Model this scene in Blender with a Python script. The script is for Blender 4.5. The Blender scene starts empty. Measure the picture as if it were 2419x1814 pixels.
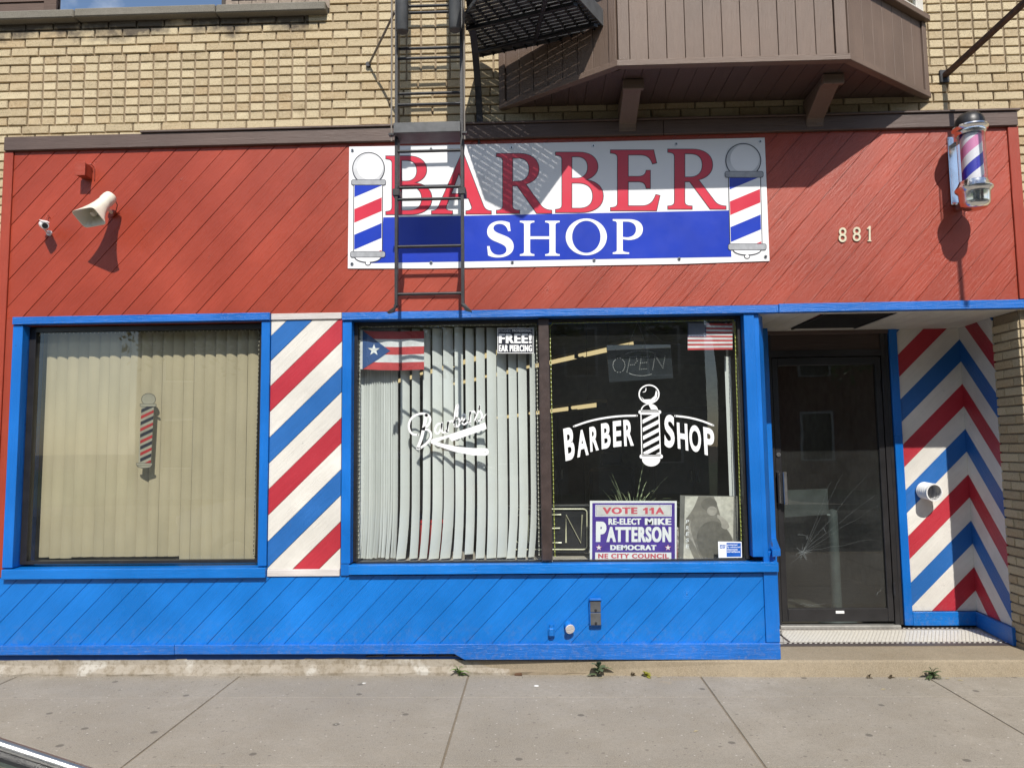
import bpy, bmesh, math, random
from mathutils import Vector, Matrix
import numpy as np
random.seed(7)
S = bpy.context.scene
C = S.collection
# ------------------------------------------------------------------ camera, sky, sun, exposure
cd = bpy.data.cameras.new('camera'); cam = bpy.data.objects.new('camera', cd); C.objects.link(cam)
cd.sensor_fit = 'HORIZONTAL'; cd.sensor_width = 36.0; cd.lens = 1750 / 2419 * 36
cd.clip_start = 0.02; cd.clip_end = 2000
r_ = Vector((0.99940639, 0.0323009, -0.01198034)); u_ = Vector((0.01469362, -0.08511626, 0.99626268))
f_ = Vector((-0.03116046, 0.99584731, 0.08554035))
cam.matrix_world = Matrix(((r_.x, u_.x, -f_.x, 0.0), (r_.y, u_.y, -f_.y, -5.0736), (r_.z, u_.z, -f_.z, 1.5008), (0, 0, 0, 1)))
S.camera = cam
SUN = Vector((0.14, -1.0, 1.1)).normalized()
w = bpy.data.worlds.new('World'); S.world = w; w.use_nodes = True
nt = w.node_tree; nt.nodes.clear()
out = nt.nodes.new('ShaderNodeOutputWorld'); bg = nt.nodes.new('ShaderNodeBackground')
sky = nt.nodes.new('ShaderNodeTexSky'); sky.sky_type = 'NISHITA'; sky.sun_disc = False
sky.sun_elevation = math.asin(SUN.z); sky.sun_rotation = math.atan2(SUN.x, SUN.y)
sky.air_density = 1.0; sky.dust_density = 0.6; sky.ozone_density = 1.5
tc = nt.nodes.new('ShaderNodeTexCoord'); nz = nt.nodes.new('ShaderNodeTexNoise')
nz.inputs['Scale'].default_value = 3.2; nz.inputs['Detail'].default_value = 7; nz.inputs['Roughness'].default_value = 0.55
cr = nt.nodes.new('ShaderNodeValToRGB'); cr.color_ramp.elements[0].position = 0.52; cr.color_ramp.elements[1].position = 0.68
mx = nt.nodes.new('ShaderNodeMix'); mx.data_type = 'RGBA'; mx.inputs[7].default_value = (8.5, 8.7, 9.0, 1)
nt.links.new(tc.outputs['Generated'], nz.inputs['Vector']); nt.links.new(nz.outputs['Fac'], cr.inputs['Fac'])
nt.links.new(cr.outputs['Color'], mx.inputs[0]); nt.links.new(sky.outputs['Color'], mx.inputs[6])
nt.links.new(mx.outputs[2], bg.inputs['Color']); bg.inputs['Strength'].default_value = 0.105
nt.links.new(bg.outputs[0], out.inputs[0])
sl = bpy.data.lights.new('sun', 'SUN'); sl.energy = 4.2; sl.angle = math.radians(0.53); sl.color = (1.0, 0.95, 0.87)
so = bpy.data.objects.new('sun', sl); C.objects.link(so); so.rotation_euler = SUN.to_track_quat('Z', 'Y').to_euler(); so.location = SUN * 30
S.view_settings.view_transform = 'Standard'; S.view_settings.look = 'None'; S.view_settings.gamma = 1
S.view_settings.exposure = 0.4
S.render.engine = 'CYCLES'; S.cycles.use_denoising = True; S.cycles.max_bounces = 8; S.cycles.transparent_max_bounces = 16
S.cycles.caustics_reflective = False; S.cycles.caustics_refractive = False; S.cycles.sample_clamp_indirect = 4

# ------------------------------------------------------------------ material helpers
class N:
    def __init__(s, name):
        s.m = bpy.data.materials.new(name); s.m.use_nodes = True
        s.t = s.m.node_tree; s.t.nodes.clear()
        s.o = s.t.nodes.new('ShaderNodeOutputMaterial')
    def n(s, ty, **kw):
        x = s.t.nodes.new(ty)
        for k, v in kw.items():
            if k in x.inputs.keys(): x.inputs[k].default_value = v
            else: setattr(x, k, v)
        return x
    def l(s, a, b): s.t.links.new(a, b)
    def mixc(s, fac, a, b, mode='MIX'):
        x = s.t.nodes.new('ShaderNodeMix'); x.data_type = 'RGBA'; x.blend_type = mode
        for i, v in ((0, fac), (6, a), (7, b)):
            if hasattr(v, 'is_output'): s.l(v, x.inputs[i])
            else: x.inputs[i].default_value = v if i == 0 else (*v, 1) if len(v) == 3 else v
        return x.outputs[2]
    def ramp(s, v, p0, p1, c0=(0, 0, 0, 1), c1=(1, 1, 1, 1)):
        x = s.t.nodes.new('ShaderNodeValToRGB'); e = x.color_ramp.elements
        e[0].position = p0; e[1].position = p1; e[0].color = c0; e[1].color = c1
        s.l(v, x.inputs[0]); return x.outputs[0]
    def math(s, op, a, b=0.0):
        x = s.t.nodes.new('ShaderNodeMath'); x.operation = op
        for i, v in ((0, a), (1, b)):
            if hasattr(v, 'is_output'): s.l(v, x.inputs[i])
            else: x.inputs[i].default_value = v
        return x.outputs[0]
    def coord(s, kind='Object', scale=(1, 1, 1), rnd=True):
        if kind == 'World':
            v = s.n('ShaderNodeNewGeometry').outputs['Position']
        else:
            v = s.n('ShaderNodeTexCoord').outputs[kind]
        mp = s.n('ShaderNodeMapping'); mp.inputs['Scale'].default_value = scale
        s.l(v, mp.inputs['Vector'])
        if rnd and kind == 'Object':
            oi = s.n('ShaderNodeObjectInfo'); ml = s.n('ShaderNodeVectorMath', operation='SCALE')
            ml.inputs[0].default_value = (37.0, 91.0, 53.0); s.l(oi.outputs['Random'], ml.inputs['Scale'])
            s.l(ml.outputs[0], mp.inputs['Location'])
        return mp.outputs[0]
    def noise(s, vec, scale, detail=4, rough=0.55, dist=0.0):
        x = s.n('ShaderNodeTexNoise'); x.inputs['Scale'].default_value = scale; x.inputs['Detail'].default_value = detail
        x.inputs['Roughness'].default_value = rough; x.inputs['Distortion'].default_value = dist
        s.l(vec, x.inputs['Vector']); return x.outputs['Fac']
    def bsdf(s, col, rough=0.5, metal=0.0, spec=0.5, bump=None, bstr=0.3, bdist=0.01):
        b = s.n('ShaderNodeBsdfPrincipled')
        for k, v in (('Base Color', col), ('Roughness', rough), ('Metallic', metal), ('Specular IOR Level', spec)):
            if hasattr(v, 'is_output'): s.l(v, b.inputs[k])
            else: b.inputs[k].default_value = (*v, 1) if isinstance(v, tuple) and len(v) == 3 else v
        if bump is not None:
            bp = s.n('ShaderNodeBump'); bp.inputs['Strength'].default_value = bstr; bp.inputs['Distance'].default_value = bdist
            s.l(bump, bp.inputs['Height']); s.l(bp.outputs[0], b.inputs['Normal'])
        s.l(b.outputs[0], s.o.inputs[0]); return b
MATS = {}
def plain(name, col, rough=0.5, metal=0.0, var=0.12, vs=9.0, bstr=0.12, bs=120.0, spec=0.5):
    if name in MATS: return MATS[name]
    n = N(name); v = n.coord('Object')
    f = n.noise(v, vs, 5); d = tuple(c * (1 - var * 2) for c in col); l = tuple(min(1, c * (1 + var)) for c in col)
    col_o = n.mixc(n.ramp(f, 0.3, 0.7), d, l)
    rg = n.math('ADD', n.math('MULTIPLY', n.noise(v, vs * 3, 3), 0.18), rough - 0.09)
    n.bsdf(col_o, rg, metal, spec, n.noise(v, bs, 4), bstr, 0.004)
    MATS[name] = n.m; return n.m
def wood_paint(name, col, rough=0.34, axis=0, grain=1.0, worn=0.0, spec=0.5):
    """gloss paint over sawn boards: relief runs along the board"""
    if name in MATS: return MATS[name]
    n = N(name)
    sc = [1, 1, 1]; sc[axis] = 0.06
    v = n.coord('Object', tuple(sc)); v2 = n.coord('Object'); vw = n.coord('World')
    fine = n.noise(v, 170, 6, 0.65, 0.4)
    streak = n.noise(v, 46, 4, 0.6, 1.2)
    saw = n.noise(v2, 210, 3, 0.6)
    kn = n.n('ShaderNodeTexVoronoi'); kn.voronoi_dimensions = '2D'; kn.inputs['Scale'].default_value = 2.6; sv = n.n('ShaderNodeSeparateXYZ'); n.l(v2, sv.inputs[0]); cv2 = n.n('ShaderNodeCombineXYZ'); n.l(sv.outputs['X'], cv2.inputs[0]); n.l(sv.outputs['Z'], cv2.inputs[1]); n.l(cv2.outputs[0], kn.inputs['Vector'])
    ring = n.n('ShaderNodeTexWave'); ring.wave_type = 'RINGS'
    dist = kn.outputs['Distance']
    kmask = n.ramp(dist, 0.02, 0.13, (1, 1, 1, 1), (0, 0, 0, 1)); core = n.ramp(dist, 0.012, 0.024, (1, 1, 1, 1), (0, 0, 0, 1)); ks = n.n('ShaderNodeSeparateColor'); n.l(kn.outputs['Color'], ks.inputs[0]); gate = n.math('MULTIPLY', n.math('GREATER_THAN', ks.outputs[0], 0.5), ks.outputs[1]); kmask = n.math('MULTIPLY', kmask, gate); core = n.math('MULTIPLY', core, gate)
    rip = n.math('SINE', n.math('MULTIPLY', n.math('ADD', dist, n.math('MULTIPLY', streak, 0.05)), 190.0))
    knot = n.math('MULTIPLY', n.math('MULTIPLY', rip, 0.32), kmask)
    h = n.math('ADD', n.math('ADD', n.math('MULTIPLY', fine, 0.8), n.math('MULTIPLY', streak, 0.9)), n.math('ADD', n.math('MULTIPLY', saw, 0.55), knot))
    patch = n.noise(vw, 1.7, 4)
    d = tuple(c * 0.80 for c in col); l = tuple(min(1, c * 1.10 + 0.004) for c in col)
    base = n.mixc(n.ramp(patch, 0.32, 0.68), d, l)
    base = n.mixc(n.math('MULTIPLY', n.ramp(streak, 0.35, 0.62, (1, 1, 1, 1), (0, 0, 0, 1)), 0.20), base, tuple(c * 0.6 for c in col))
    if worn > 0:
        wm = n.math('MULTIPLY', n.ramp(fine, 0.64, 0.72), n.ramp(n.noise(vw, 5.0, 4), 0.5, 0.62))
        base = n.mixc(n.math('MULTIPLY', wm, worn), base, (0.55, 0.62, 0.70))
    bt = n.n('ShaderNodeObjectInfo'); base = n.mixc(n.math('MULTIPLY', bt.outputs['Random'], 0.34), base, tuple(c * 0.62 for c in col))
    fade = n.ramp(n.noise(vw, 3.3, 6, 0.7), 0.52, 0.74); base = n.mixc(n.math('MULTIPLY', fade, 0.22), base, tuple(min(1, c * 1.25 + 0.012) for c in col))
    pz = n.n('ShaderNodeSeparateXYZ'); n.l(vw, pz.inputs[0]); spl = n.math('MULTIPLY', n.ramp(pz.outputs['Z'], 0.10, 0.40, (1, 1, 1, 1), (0, 0, 0, 1)), n.ramp(n.noise(vw, 34, 5, 0.75), 0.50, 0.66)); base = n.mixc(n.math('MULTIPLY', spl, 0.26), base, (0.23, 0.20, 0.16))
    base = n.mixc(n.math('MULTIPLY', core, 0.55), base, tuple(c * 0.35 for c in col))
    dirt = n.ramp(n.noise(vw, 23, 5, 0.7), 0.66, 0.80)
    base = n.mixc(n.math('MULTIPLY', dirt, 0.25), base, (0.16, 0.12, 0.09))
    rg = n.math('ADD', n.math('MULTIPLY', patch, 0.22), rough - 0.1)
    n.bsdf(base, rg, 0, spec, h, 0.62 * grain, 0.0045)
    MATS[name] = n.m; return n.m
def brick_mat():
    n = N('buff_brick'); vw = n.coord('World'); g = n.n('ShaderNodeNewGeometry'); oi = n.n('ShaderNodeObjectInfo')
    rnd = n.math('FRACT', n.math('ADD', n.math('MULTIPLY', g.outputs['Random Per Island'], 7.31), n.math('MULTIPLY', oi.outputs['Random'], 13.7)))
    base = n.mixc(rnd, (0.41, 0.32, 0.195), (0.58, 0.48, 0.31))
    base = n.mixc(n.math('MULTIPLY', n.ramp(n.math('FRACT', n.math('MULTIPLY', rnd, 5.7)), 0.7, 1.0), 0.5), base, (0.36, 0.22, 0.095))
    base = n.mixc(n.math('MULTIPLY', n.ramp(n.noise(vw, 60, 5, 0.7), 0.35, 0.65), 0.35), base, (0.64, 0.55, 0.39))
    pit = n.noise(vw, 190, 3, 0.6)
    pm = n.ramp(pit, 0.60, 0.66)
    base = n.mixc(n.math('MULTIPLY', pm, 0.75), base, (0.10, 0.065, 0.035))
    sp = n.n('ShaderNodeSeparateXYZ'); n.l(vw, sp.inputs[0])
    hi = n.ramp(n.math('ADD', n.math('MULTIPLY', n.math('SUBTRACT', sp.outputs['Z'], 4.38), 3.6), n.math('MULTIPLY', n.math('SUBTRACT', n.noise(vw, 2.6, 5, 0.65), 0.5), 2.6)), 0.42, 0.80)
    lo = n.ramp(sp.outputs['X'], 0.0, 0.02, (1, 1, 1, 1), (0, 0, 0, 1))
    soot = n.math('MULTIPLY', n.math('MULTIPLY', hi, n.math('LESS_THAN', sp.outputs['X'], -1.6)), 0.85)
    base = n.mixc(soot, base, (0.055, 0.045, 0.042))
    st = n.ramp(n.noise(vw, 4.5, 5, 0.6), 0.62, 0.74)
    base = n.mixc(n.math('MULTIPLY', st, 0.4), base, (0.17, 0.115, 0.05))
    rough_h = n.math('SUBTRACT', n.math('MULTIPLY', n.noise(vw, 85, 5, 0.7), 1.0), n.math('MULTIPLY', pm, 0.7))
    n.bsdf(base, 0.88, 0, 0.25, rough_h, 0.75, 0.006)
    MATS['brick'] = n.m; return n.m
def concrete(name, col, gum=False, warm=0.0):
    if name in MATS: return MATS[name]
    n = N(name); v = n.coord('World')
    big = n.noise(v, 1.1, 6, 0.6); mid = n.noise(v, 9, 5, 0.65); fine = n.noise(v, 160, 4, 0.7); grit = n.noise(v, 420, 2, 0.6)
    base = n.mixc(n.ramp(big, 0.3, 0.7), tuple(c * 0.66 for c in col), tuple(c * 1.12 for c in col))
    base = n.mixc(n.math('MULTIPLY', n.ramp(n.noise(v, 38, 5, 0.75), 0.40, 0.60), 0.5), base, tuple(c * 0.62 for c in col))
    base = n.mixc(n.math('MULTIPLY', n.ramp(n.noise(v, 3.7, 6, 0.7), 0.47, 0.62), 0.55), base, tuple(c * f for c, f in zip(col, (0.68, 0.66, 0.62))))
    base = n.mixc(n.math('MULTIPLY', n.ramp(mid, 0.42, 0.72), 0.35), base, tuple(c * f for c, f in zip(col, (0.70, 0.66, 0.60))))
    base = n.mixc(n.math('MULTIPLY', n.ramp(fine, 0.42, 0.62), 0.55), base, tuple(min(1, c * 1.32) for c in col))
    base = n.mixc(n.math('MULTIPLY', n.ramp(grit, 0.62, 0.72), 0.45), base, tuple(c * 0.45 for c in col))
    base = n.mixc(n.math('MULTIPLY', n.ramp(n.noise(v, 300, 2), 0.68, 0.76), 0.5), base, (0.62, 0.60, 0.55))
    if gum:
        for sc_, hi_, lo_, colg in ((2.9, 0.062, 0.046, (0.10, 0.088, 0.075)), (5.3, 0.062, 0.035, (0.16, 0.14, 0.115)), (9.1, 0.05, 0.03, (0.50, 0.47, 0.42)), (15.0, 0.09, 0.05, (0.14, 0.12, 0.10))):
            vo = n.n('ShaderNodeTexVoronoi'); vo.voronoi_dimensions = '2D'; vo.inputs['Scale'].default_value = sc_; vo.inputs['Randomness'].default_value = 1.0
            dv = n.n('ShaderNodeVectorMath', operation='ADD'); nv = n.n('ShaderNodeTexNoise'); nv.inputs['Scale'].default_value = 18
            n.l(v, nv.inputs['Vector']); ms = n.n('ShaderNodeVectorMath', operation='SCALE'); ms.inputs['Scale'].default_value = 0.012
            n.l(nv.outputs['Color'], ms.inputs[0]); n.l(v, dv.inputs[0]); n.l(ms.outputs[0], dv.inputs[1]); n.l(dv.outputs[0], vo.inputs['Vector'])
            sepc = n.n('ShaderNodeSeparateColor'); n.l(vo.outputs['Color'], sepc.inputs[0])
            keep = n.math('GREATER_THAN', sepc.outputs[0], 0.66)
            m = n.math('MULTIPLY', n.math('MULTIPLY', n.ramp(vo.outputs['Distance'], lo_, hi_, (1, 1, 1, 1), (0, 0, 0, 1)), keep), 0.75)
            base = n.mixc(m, base, colg)
        yel = n.math('MULTIPLY', n.ramp(n.noise(v, 1.7, 5, 0.7), 0.66, 0.78), 0.28)
        base = n.mixc(yel, base, (0.42, 0.29, 0.12))
    h = n.math('ADD', n.math('MULTIPLY', fine, 0.6), n.math('ADD', n.math('MULTIPLY', grit, 0.5), n.math('MULTIPLY', mid, 0.8)))
    n.bsdf(base, 0.9, 0, 0.25, h, 0.5, 0.004)
    MATS[name] = n.m; return n.m
def glass(name, tint=(1, 1, 1), dirt=0.02, refl=2.3):
    if name in MATS: return MATS[name]
    n = N(name); ge = n.n('ShaderNodeNewGeometry'); dt = n.n('ShaderNodeVectorMath', operation='DOT_PRODUCT')
    n.l(ge.outputs['Incoming'], dt.inputs[0]); n.l(ge.outputs['Normal'], dt.inputs[1])
    gz = n.math('SUBTRACT', 1.0, n.math('ABSOLUTE', dt.outputs['Value']))     # same on both sides of the sheet
    fac = n.math('MINIMUM', n.math('MULTIPLY', n.math('ADD', n.math('MULTIPLY', n.math('POWER', gz, 5.0), 0.96), 0.04), refl), 1.0)
    tr = n.n('ShaderNodeBsdfTransparent'); tr.inputs[0].default_value = (*tint, 1)
    gl = n.n('ShaderNodeBsdfGlossy'); gl.inputs['Roughness'].default_value = 0.0
    vw = n.coord('World'); bp = n.n('ShaderNodeBump'); bp.inputs['Strength'].default_value = 0.02; bp.inputs['Distance'].default_value = 0.02
    n.l(n.noise(vw, 1.6, 2), bp.inputs['Height']); n.l(bp.outputs[0], gl.inputs['Normal'])
    m1 = n.n('ShaderNodeMixShader'); n.l(fac, m1.inputs[0]); n.l(tr.outputs[0], m1.inputs[1]); n.l(gl.outputs[0], m1.inputs[2])
    df = n.n('ShaderNodeBsdfDiffuse'); df.inputs[0].default_value = (0.66, 0.70, 0.67, 1)
    dm = n.math('ADD', n.math('MULTIPLY', n.ramp(n.noise(vw, 3, 6, 0.6), 0.3, 0.9), dirt * 1.2), dirt * 0.6)
    spk = n.math('MULTIPLY', n.ramp(n.noise(vw, 75, 3, 0.7), 0.70, 0.76), dirt * 3)
    m2 = n.n('ShaderNodeMixShader'); n.l(n.math('ADD', dm, spk), m2.inputs[0]); n.l(m1.outputs[0], m2.inputs[1]); n.l(df.outputs[0], m2.inputs[2])
    n.l(m2.outputs[0], n.o.inputs[0]); MATS[name] = n.m; return n.m
def emit(name, col, st):
    if name in MATS: return MATS[name]
    n = N(name); e = n.n('ShaderNodeEmission'); e.inputs[0].default_value = (*col, 1); e.inputs[1].default_value = st
    n.l(e.outputs[0], n.o.inputs[0]); MATS[name] = n.m; return n.m
def leafmat(name, a, b):
    if name in MATS: return MATS[name]
    n = N(name); g = n.n('ShaderNodeNewGeometry')
    col = n.mixc(g.outputs['Random Per Island'], a, b)
    bs = n.bsdf(col, 0.55, 0, 0.3)
    tl = n.n('ShaderNodeBsdfTranslucent'); n.l(col, tl.inputs[0])
    mxs = n.n('ShaderNodeMixShader'); mxs.inputs[0].default_value = 0.3
    n.l(bs.outputs[0], mxs.inputs[1]); n.l(tl.outputs[0], mxs.inputs[2]); n.l(mxs.outputs[0], n.o.inputs[0])
    MATS[name] = n.m; return n.m

RED = wood_paint('barn_red_paint', (0.350, 0.047, 0.020), 0.36)
REDV = wood_paint('barn_red_paint_upright', (0.350, 0.047, 0.020), 0.36, 2)
BLUE = wood_paint('royal_blue_paint', (0.002, 0.165, 0.58), 0.30)
BLUEH = wood_paint('royal_blue_paint_worn', (0.006, 0.135, 0.52), 0.30, 0, 1.3, 0.8)
BLUEV = wood_paint('royal_blue_paint_upright', (0.003, 0.150, 0.56), 0.30, 2)
BLUEY = wood_paint('royal_blue_paint_deep', (0.003, 0.150, 0.56), 0.30, 1)
WHT = wood_paint('white_paint', (0.74, 0.71, 0.65), 0.42)
SRED = wood_paint('stripe_red_paint', (0.47, 0.028, 0.045), 0.38)
SBLU = wood_paint('stripe_blue_paint', (0.018, 0.135, 0.43), 0.38)
BRN = wood_paint('brown_trim_paint', (0.105, 0.068, 0.055), 0.5)
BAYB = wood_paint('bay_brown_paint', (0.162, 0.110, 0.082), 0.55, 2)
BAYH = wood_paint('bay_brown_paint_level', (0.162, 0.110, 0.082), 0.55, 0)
BAYD = wood_paint('bay_brown_paint_shaded', (0.075, 0.046, 0.037), 0.55, 1)  # bay brown darkened for the soffit: its shade is put into the colour
PALE = wood_paint('pale_grey_paint', (0.62, 0.58, 0.56), 0.45)
SOFF = wood_paint('cream_soffit_paint', (0.70, 0.66, 0.57), 0.5, 1)
BRICK = brick_mat()
MORT = concrete('mortar', (0.29, 0.225, 0.15))
WALK = concrete('sidewalk_concrete', (0.288, 0.258, 0.214), True)
STEP = concrete('step_concrete', (0.29, 0.24, 0.17))
JOINT = concrete('joint_grit', (0.20, 0.165, 0.12))
STUC = concrete('patched_stucco', (0.47, 0.43, 0.37))
COPE = concrete('coping_concrete', (0.20, 0.185, 0.155))
DIRT = concrete('joint_dirt', (0.12, 0.10, 0.075))
ASPH = concrete('asphalt', (0.052, 0.052, 0.053))
IRON = plain('black_iron', (0.022, 0.022, 0.025), 0.48, 0, 0.25, 20, 0.25)
IRONG = plain('grey_iron', (0.085, 0.088, 0.092), 0.5, 0, 0.15, 14, 0.2)
ALU = plain('dark_bronze_metal', (0.020, 0.019, 0.020), 0.35, 0, 0.2, 6, 0.05)
BRONZE = plain('brown_metal', (0.055, 0.038, 0.034), 0.4, 0, 0.2)
CHR = plain('chrome', (0.80, 0.81, 0.83), 0.16, 1.0, 0.05, 8, 0.03)
STEEL = plain('brushed_metal', (0.55, 0.55, 0.54), 0.3, 1.0, 0.05)
OFFW = plain('cream_plastic', (0.72, 0.69, 0.58), 0.4, 0, 0.05)
WPL = plain('white_plastic', (0.75, 0.75, 0.74), 0.35, 0, 0.04)
BLKP = plain('black_plastic', (0.015, 0.015, 0.017), 0.4)
BEIGE = plain('beige_vinyl', (0.55, 0.505, 0.375), 0.5, 0, 0.06, 2, 0.05)
GREYW = plain('pale_vinyl', (0.66, 0.68, 0.66), 0.45, 0, 0.05, 2, 0.05)
VWHT = plain('banner_white', (0.80, 0.80, 0.81), 0.35, 0, 0.02, 3, 0.03, 6)
VRED = plain('banner_red', (0.58, 0.026, 0.055), 0.33, 0, 0.05, 3, 0.03, 6)
VBLU = plain('banner_blue', (0.006, 0.036, 0.42), 0.33, 0, 0.06, 3, 0.03, 6)
VBLK = plain('print_black', (0.02, 0.022, 0.035), 0.35)
VGRY = plain('print_grey', (0.36, 0.37, 0.39), 0.35, 0, 0.1, 30)
VPUR = plain('print_violet', (0.075, 0.035, 0.30), 0.4)
VPNK = plain('print_rose', (0.62, 0.10, 0.14), 0.4)
DECAL = plain('white_vinyl', (0.82, 0.83, 0.83), 0.4, 0, 0.02)
GLS = glass('shop_glass', (0.93, 0.96, 0.95), 0.012)
GLSL = glass('dim_shop_glass', (0.80, 0.795, 0.74), 0.02)
GLSD = glass('dim_door_glass', (0.42, 0.47, 0.46), 0.02)
INT = plain('interior_wall_paint', (0.36, 0.34, 0.31), 0.7)
INTF = plain('interior_floor', (0.20, 0.17, 0.14), 0.4)
INTC = plain('interior_ceiling', (0.22, 0.21, 0.19), 0.8)
GRASSY = leafmat('weed_leaf', (0.07, 0.14, 0.03), (0.17, 0.27, 0.07))
LEAF = leafmat('tree_leaf', (0.025, 0.06, 0.015), (0.07, 0.13, 0.03))
BARK = plain('bark', (0.09, 0.065, 0.045), 0.9, 0, 0.3, 12, 0.8, 40)

# ------------------------------------------------------------------ geometry helpers
WL = {}
def wloc(p): return WL.get(p.name, Vector((0, 0, 0))) if p else Vector((0, 0, 0))
def tag(o, label=None, cat=None, group=None, kind=None):
    for k, v in (('label', label), ('category', cat), ('group', group), ('kind', kind)):
        if v: o[k] = v
    return o
def root(name, loc, label, cat, group=None):
    o = bpy.data.objects.new(name, None); C.objects.link(o); o.location = loc; o.empty_display_size = 0.1
    WL[o.name] = Vector(loc); return tag(o, label, cat, group)
def link(name, me, parent, loc, rot=None):
    o = bpy.data.objects.new(name, me); C.objects.link(o)
    loc = Vector(loc); WL[o.name] = loc
    if parent: o.parent = parent; o.location = loc - wloc(parent)
    else: o.location = loc
    if rot: o.rotation_euler = rot
    return o
class B:
    def __init__(s): s.v = []; s.f = []
    def add(s, vs, fs):
        k = len(s.v); s.v += [tuple(v) for v in vs]; s.f += [tuple(i + k for i in f) for f in fs]; return s
    def box(s, x0, x1, y0, y1, z0, z1):
        return s.add([(x0, y0, z0), (x1, y0, z0), (x1, y1, z0), (x0, y1, z0), (x0, y0, z1), (x1, y0, z1), (x1, y1, z1), (x0, y1, z1)],
                     [(0, 3, 2, 1), (4, 5, 6, 7), (0, 1, 5, 4), (1, 2, 6, 5), (2, 3, 7, 6), (3, 0, 4, 7)])
    def hexa(s, p): return s.add(p, [(0, 3, 2, 1), (4, 5, 6, 7), (0, 1, 5, 4), (1, 2, 6, 5), (2, 3, 7, 6), (3, 0, 4, 7)])
    def prism(s, poly, y0, y1):
        n = len(poly); a = [(p[0], y0, p[1]) for p in poly]; b = [(p[0], y1, p[1]) for p in poly]
        return s.add(a + b, [tuple(range(n)), tuple(range(2 * n - 1, n - 1, -1))] + [(i, i + n, (i + 1) % n + n, (i + 1) % n) for i in range(n)])
    def plan(s, poly, z0, z1):
        n = len(poly); a = [(p[0], p[1], z0) for p in poly]; b = [(p[0], p[1], z1) for p in poly]
        return s.add(a + b, [tuple(range(n - 1, -1, -1)), tuple(range(n, 2 * n))] + [(i, (i + 1) % n, (i + 1) % n + n, i + n) for i in range(n)])
    def tube(s, path, r, seg=8, cap=True):
        P = [Vector(p) for p in path]; rs = r if isinstance(r, (list, tuple)) else [r] * len(P); k = len(s.v)
        up = None
        for i, p in enumerate(P):
            t = (P[min(i + 1, len(P) - 1)] - P[max(i - 1, 0)]).normalized()
            if up is None: up = Vector((0, 0, 1)) if abs(t.z) < 0.9 else Vector((1, 0, 0))
            a = t.cross(up).normalized(); up = a.cross(t).normalized()
            for j in range(seg):
                q = 2 * math.pi * j / seg; s.v.append(tuple(p + (a * math.cos(q) + up * math.sin(q)) * rs[i]))
        for i in range(len(P) - 1):
            for j in range(seg):
                s.f.append((k + i * seg + j, k + i * seg + (j + 1) % seg, k + (i + 1) * seg + (j + 1) % seg, k + (i + 1) * seg + j))
        if cap:
            s.f.append(tuple(k + j for j in range(seg - 1, -1, -1))); e = k + (len(P) - 1) * seg; s.f.append(tuple(e + j for j in range(seg)))
        return s
    def lathe(s, prof, c, seg=24):
        k = len(s.v); n = len(prof)
        for j in range(seg):
            q = 2 * math.pi * j / seg
            for rr, z in prof: s.v.append((c[0] + rr * math.cos(q), c[1] + rr * math.sin(q), c[2] + z))
        for j in range(seg):
            for i in range(n - 1):
                s.f.append((k + j * n + i, k + ((j + 1) % seg) * n + i, k + ((j + 1) % seg) * n + i + 1, k + j * n + i + 1))
        return s
    def bar(s, a, b, wv, hv):
        """flat bar from a to b, half-size vectors wv, hv"""
        a, b, wv, hv = Vector(a), Vector(b), Vector(wv), Vector(hv)
        p = [a - wv - hv, a + wv - hv, a + wv + hv, a - wv + hv, b - wv - hv, b + wv - hv, b + wv + hv, b - wv + hv]
        return s.add(p, [(0, 1, 2, 3), (7, 6, 5, 4), (0, 4, 5, 1), (1, 5, 6, 2), (2, 6, 7, 3), (3, 7, 4, 0)])
    def blob(s, c, r, seg=8, rings=5):
        c = Vector(c); k = len(s.v)
        for i in range(1, rings):
            t = math.pi * i / rings
            for j in range(seg):
                q = 2 * math.pi * j / seg; s.v.append((c.x + r * math.sin(t) * math.cos(q), c.y + r * math.sin(t) * math.sin(q), c.z + r * math.cos(t)))
        s.v += [(c.x, c.y, c.z + r), (c.x, c.y, c.z - r)]; T, Bt = len(s.v) - 2, len(s.v) - 1
        for i in range(rings - 2):
            for j in range(seg): s.f.append((k + i * seg + j, k + (i + 1) * seg + j, k + (i + 1) * seg + (j + 1) % seg, k + i * seg + (j + 1) % seg))
        for j in range(seg):
            s.f.append((T, k + j, k + (j + 1) % seg)); e = k + (rings - 2) * seg; s.f.append((Bt, e + (j + 1) % seg, e + j))
        return s
    def mk(s, name, mat, parent=None, bev=0.0, smooth=False, origin=None, rot=None, fix=True):
        V = [Vector(v) for v in s.v]
        if origin is None:
            xs, ys, zs = zip(*s.v); origin = Vector(((min(xs) + max(xs)) / 2, (min(ys) + max(ys)) / 2, min(zs)))
        else: origin = Vector(origin)
        me = bpy.data.meshes.new(name); me.from_pydata([v - origin for v in V], [], s.f)
        if bev > 0 or fix:
            bm = bmesh.new(); bm.from_mesh(me)
            if fix: bmesh.ops.recalc_face_normals(bm, faces=bm.faces)
            if bev > 0: bmesh.ops.bevel(bm, geom=bm.edges[:], offset=bev, segments=1, affect='EDGES', clamp_overlap=True)
            bm.to_mesh(me); bm.free()
        me.materials.append(mat)
        if smooth:
            me.polygons.foreach_set('use_smooth', [True] * len(me.polygons))
            try: me.set_sharp_from_angle(angle=math.radians(40))
            except Exception: pass
        return link(name, me, parent, origin, rot)
def box(name, x0, x1, y0, y1, z0, z1, mat, parent=None, bev=0.003):
    return B().box(x0, x1, y0, y1, z0, z1).mk(name, mat, parent, bev)
def thing(o, label, cat, group=None): return tag(o, label, cat, group)
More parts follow.
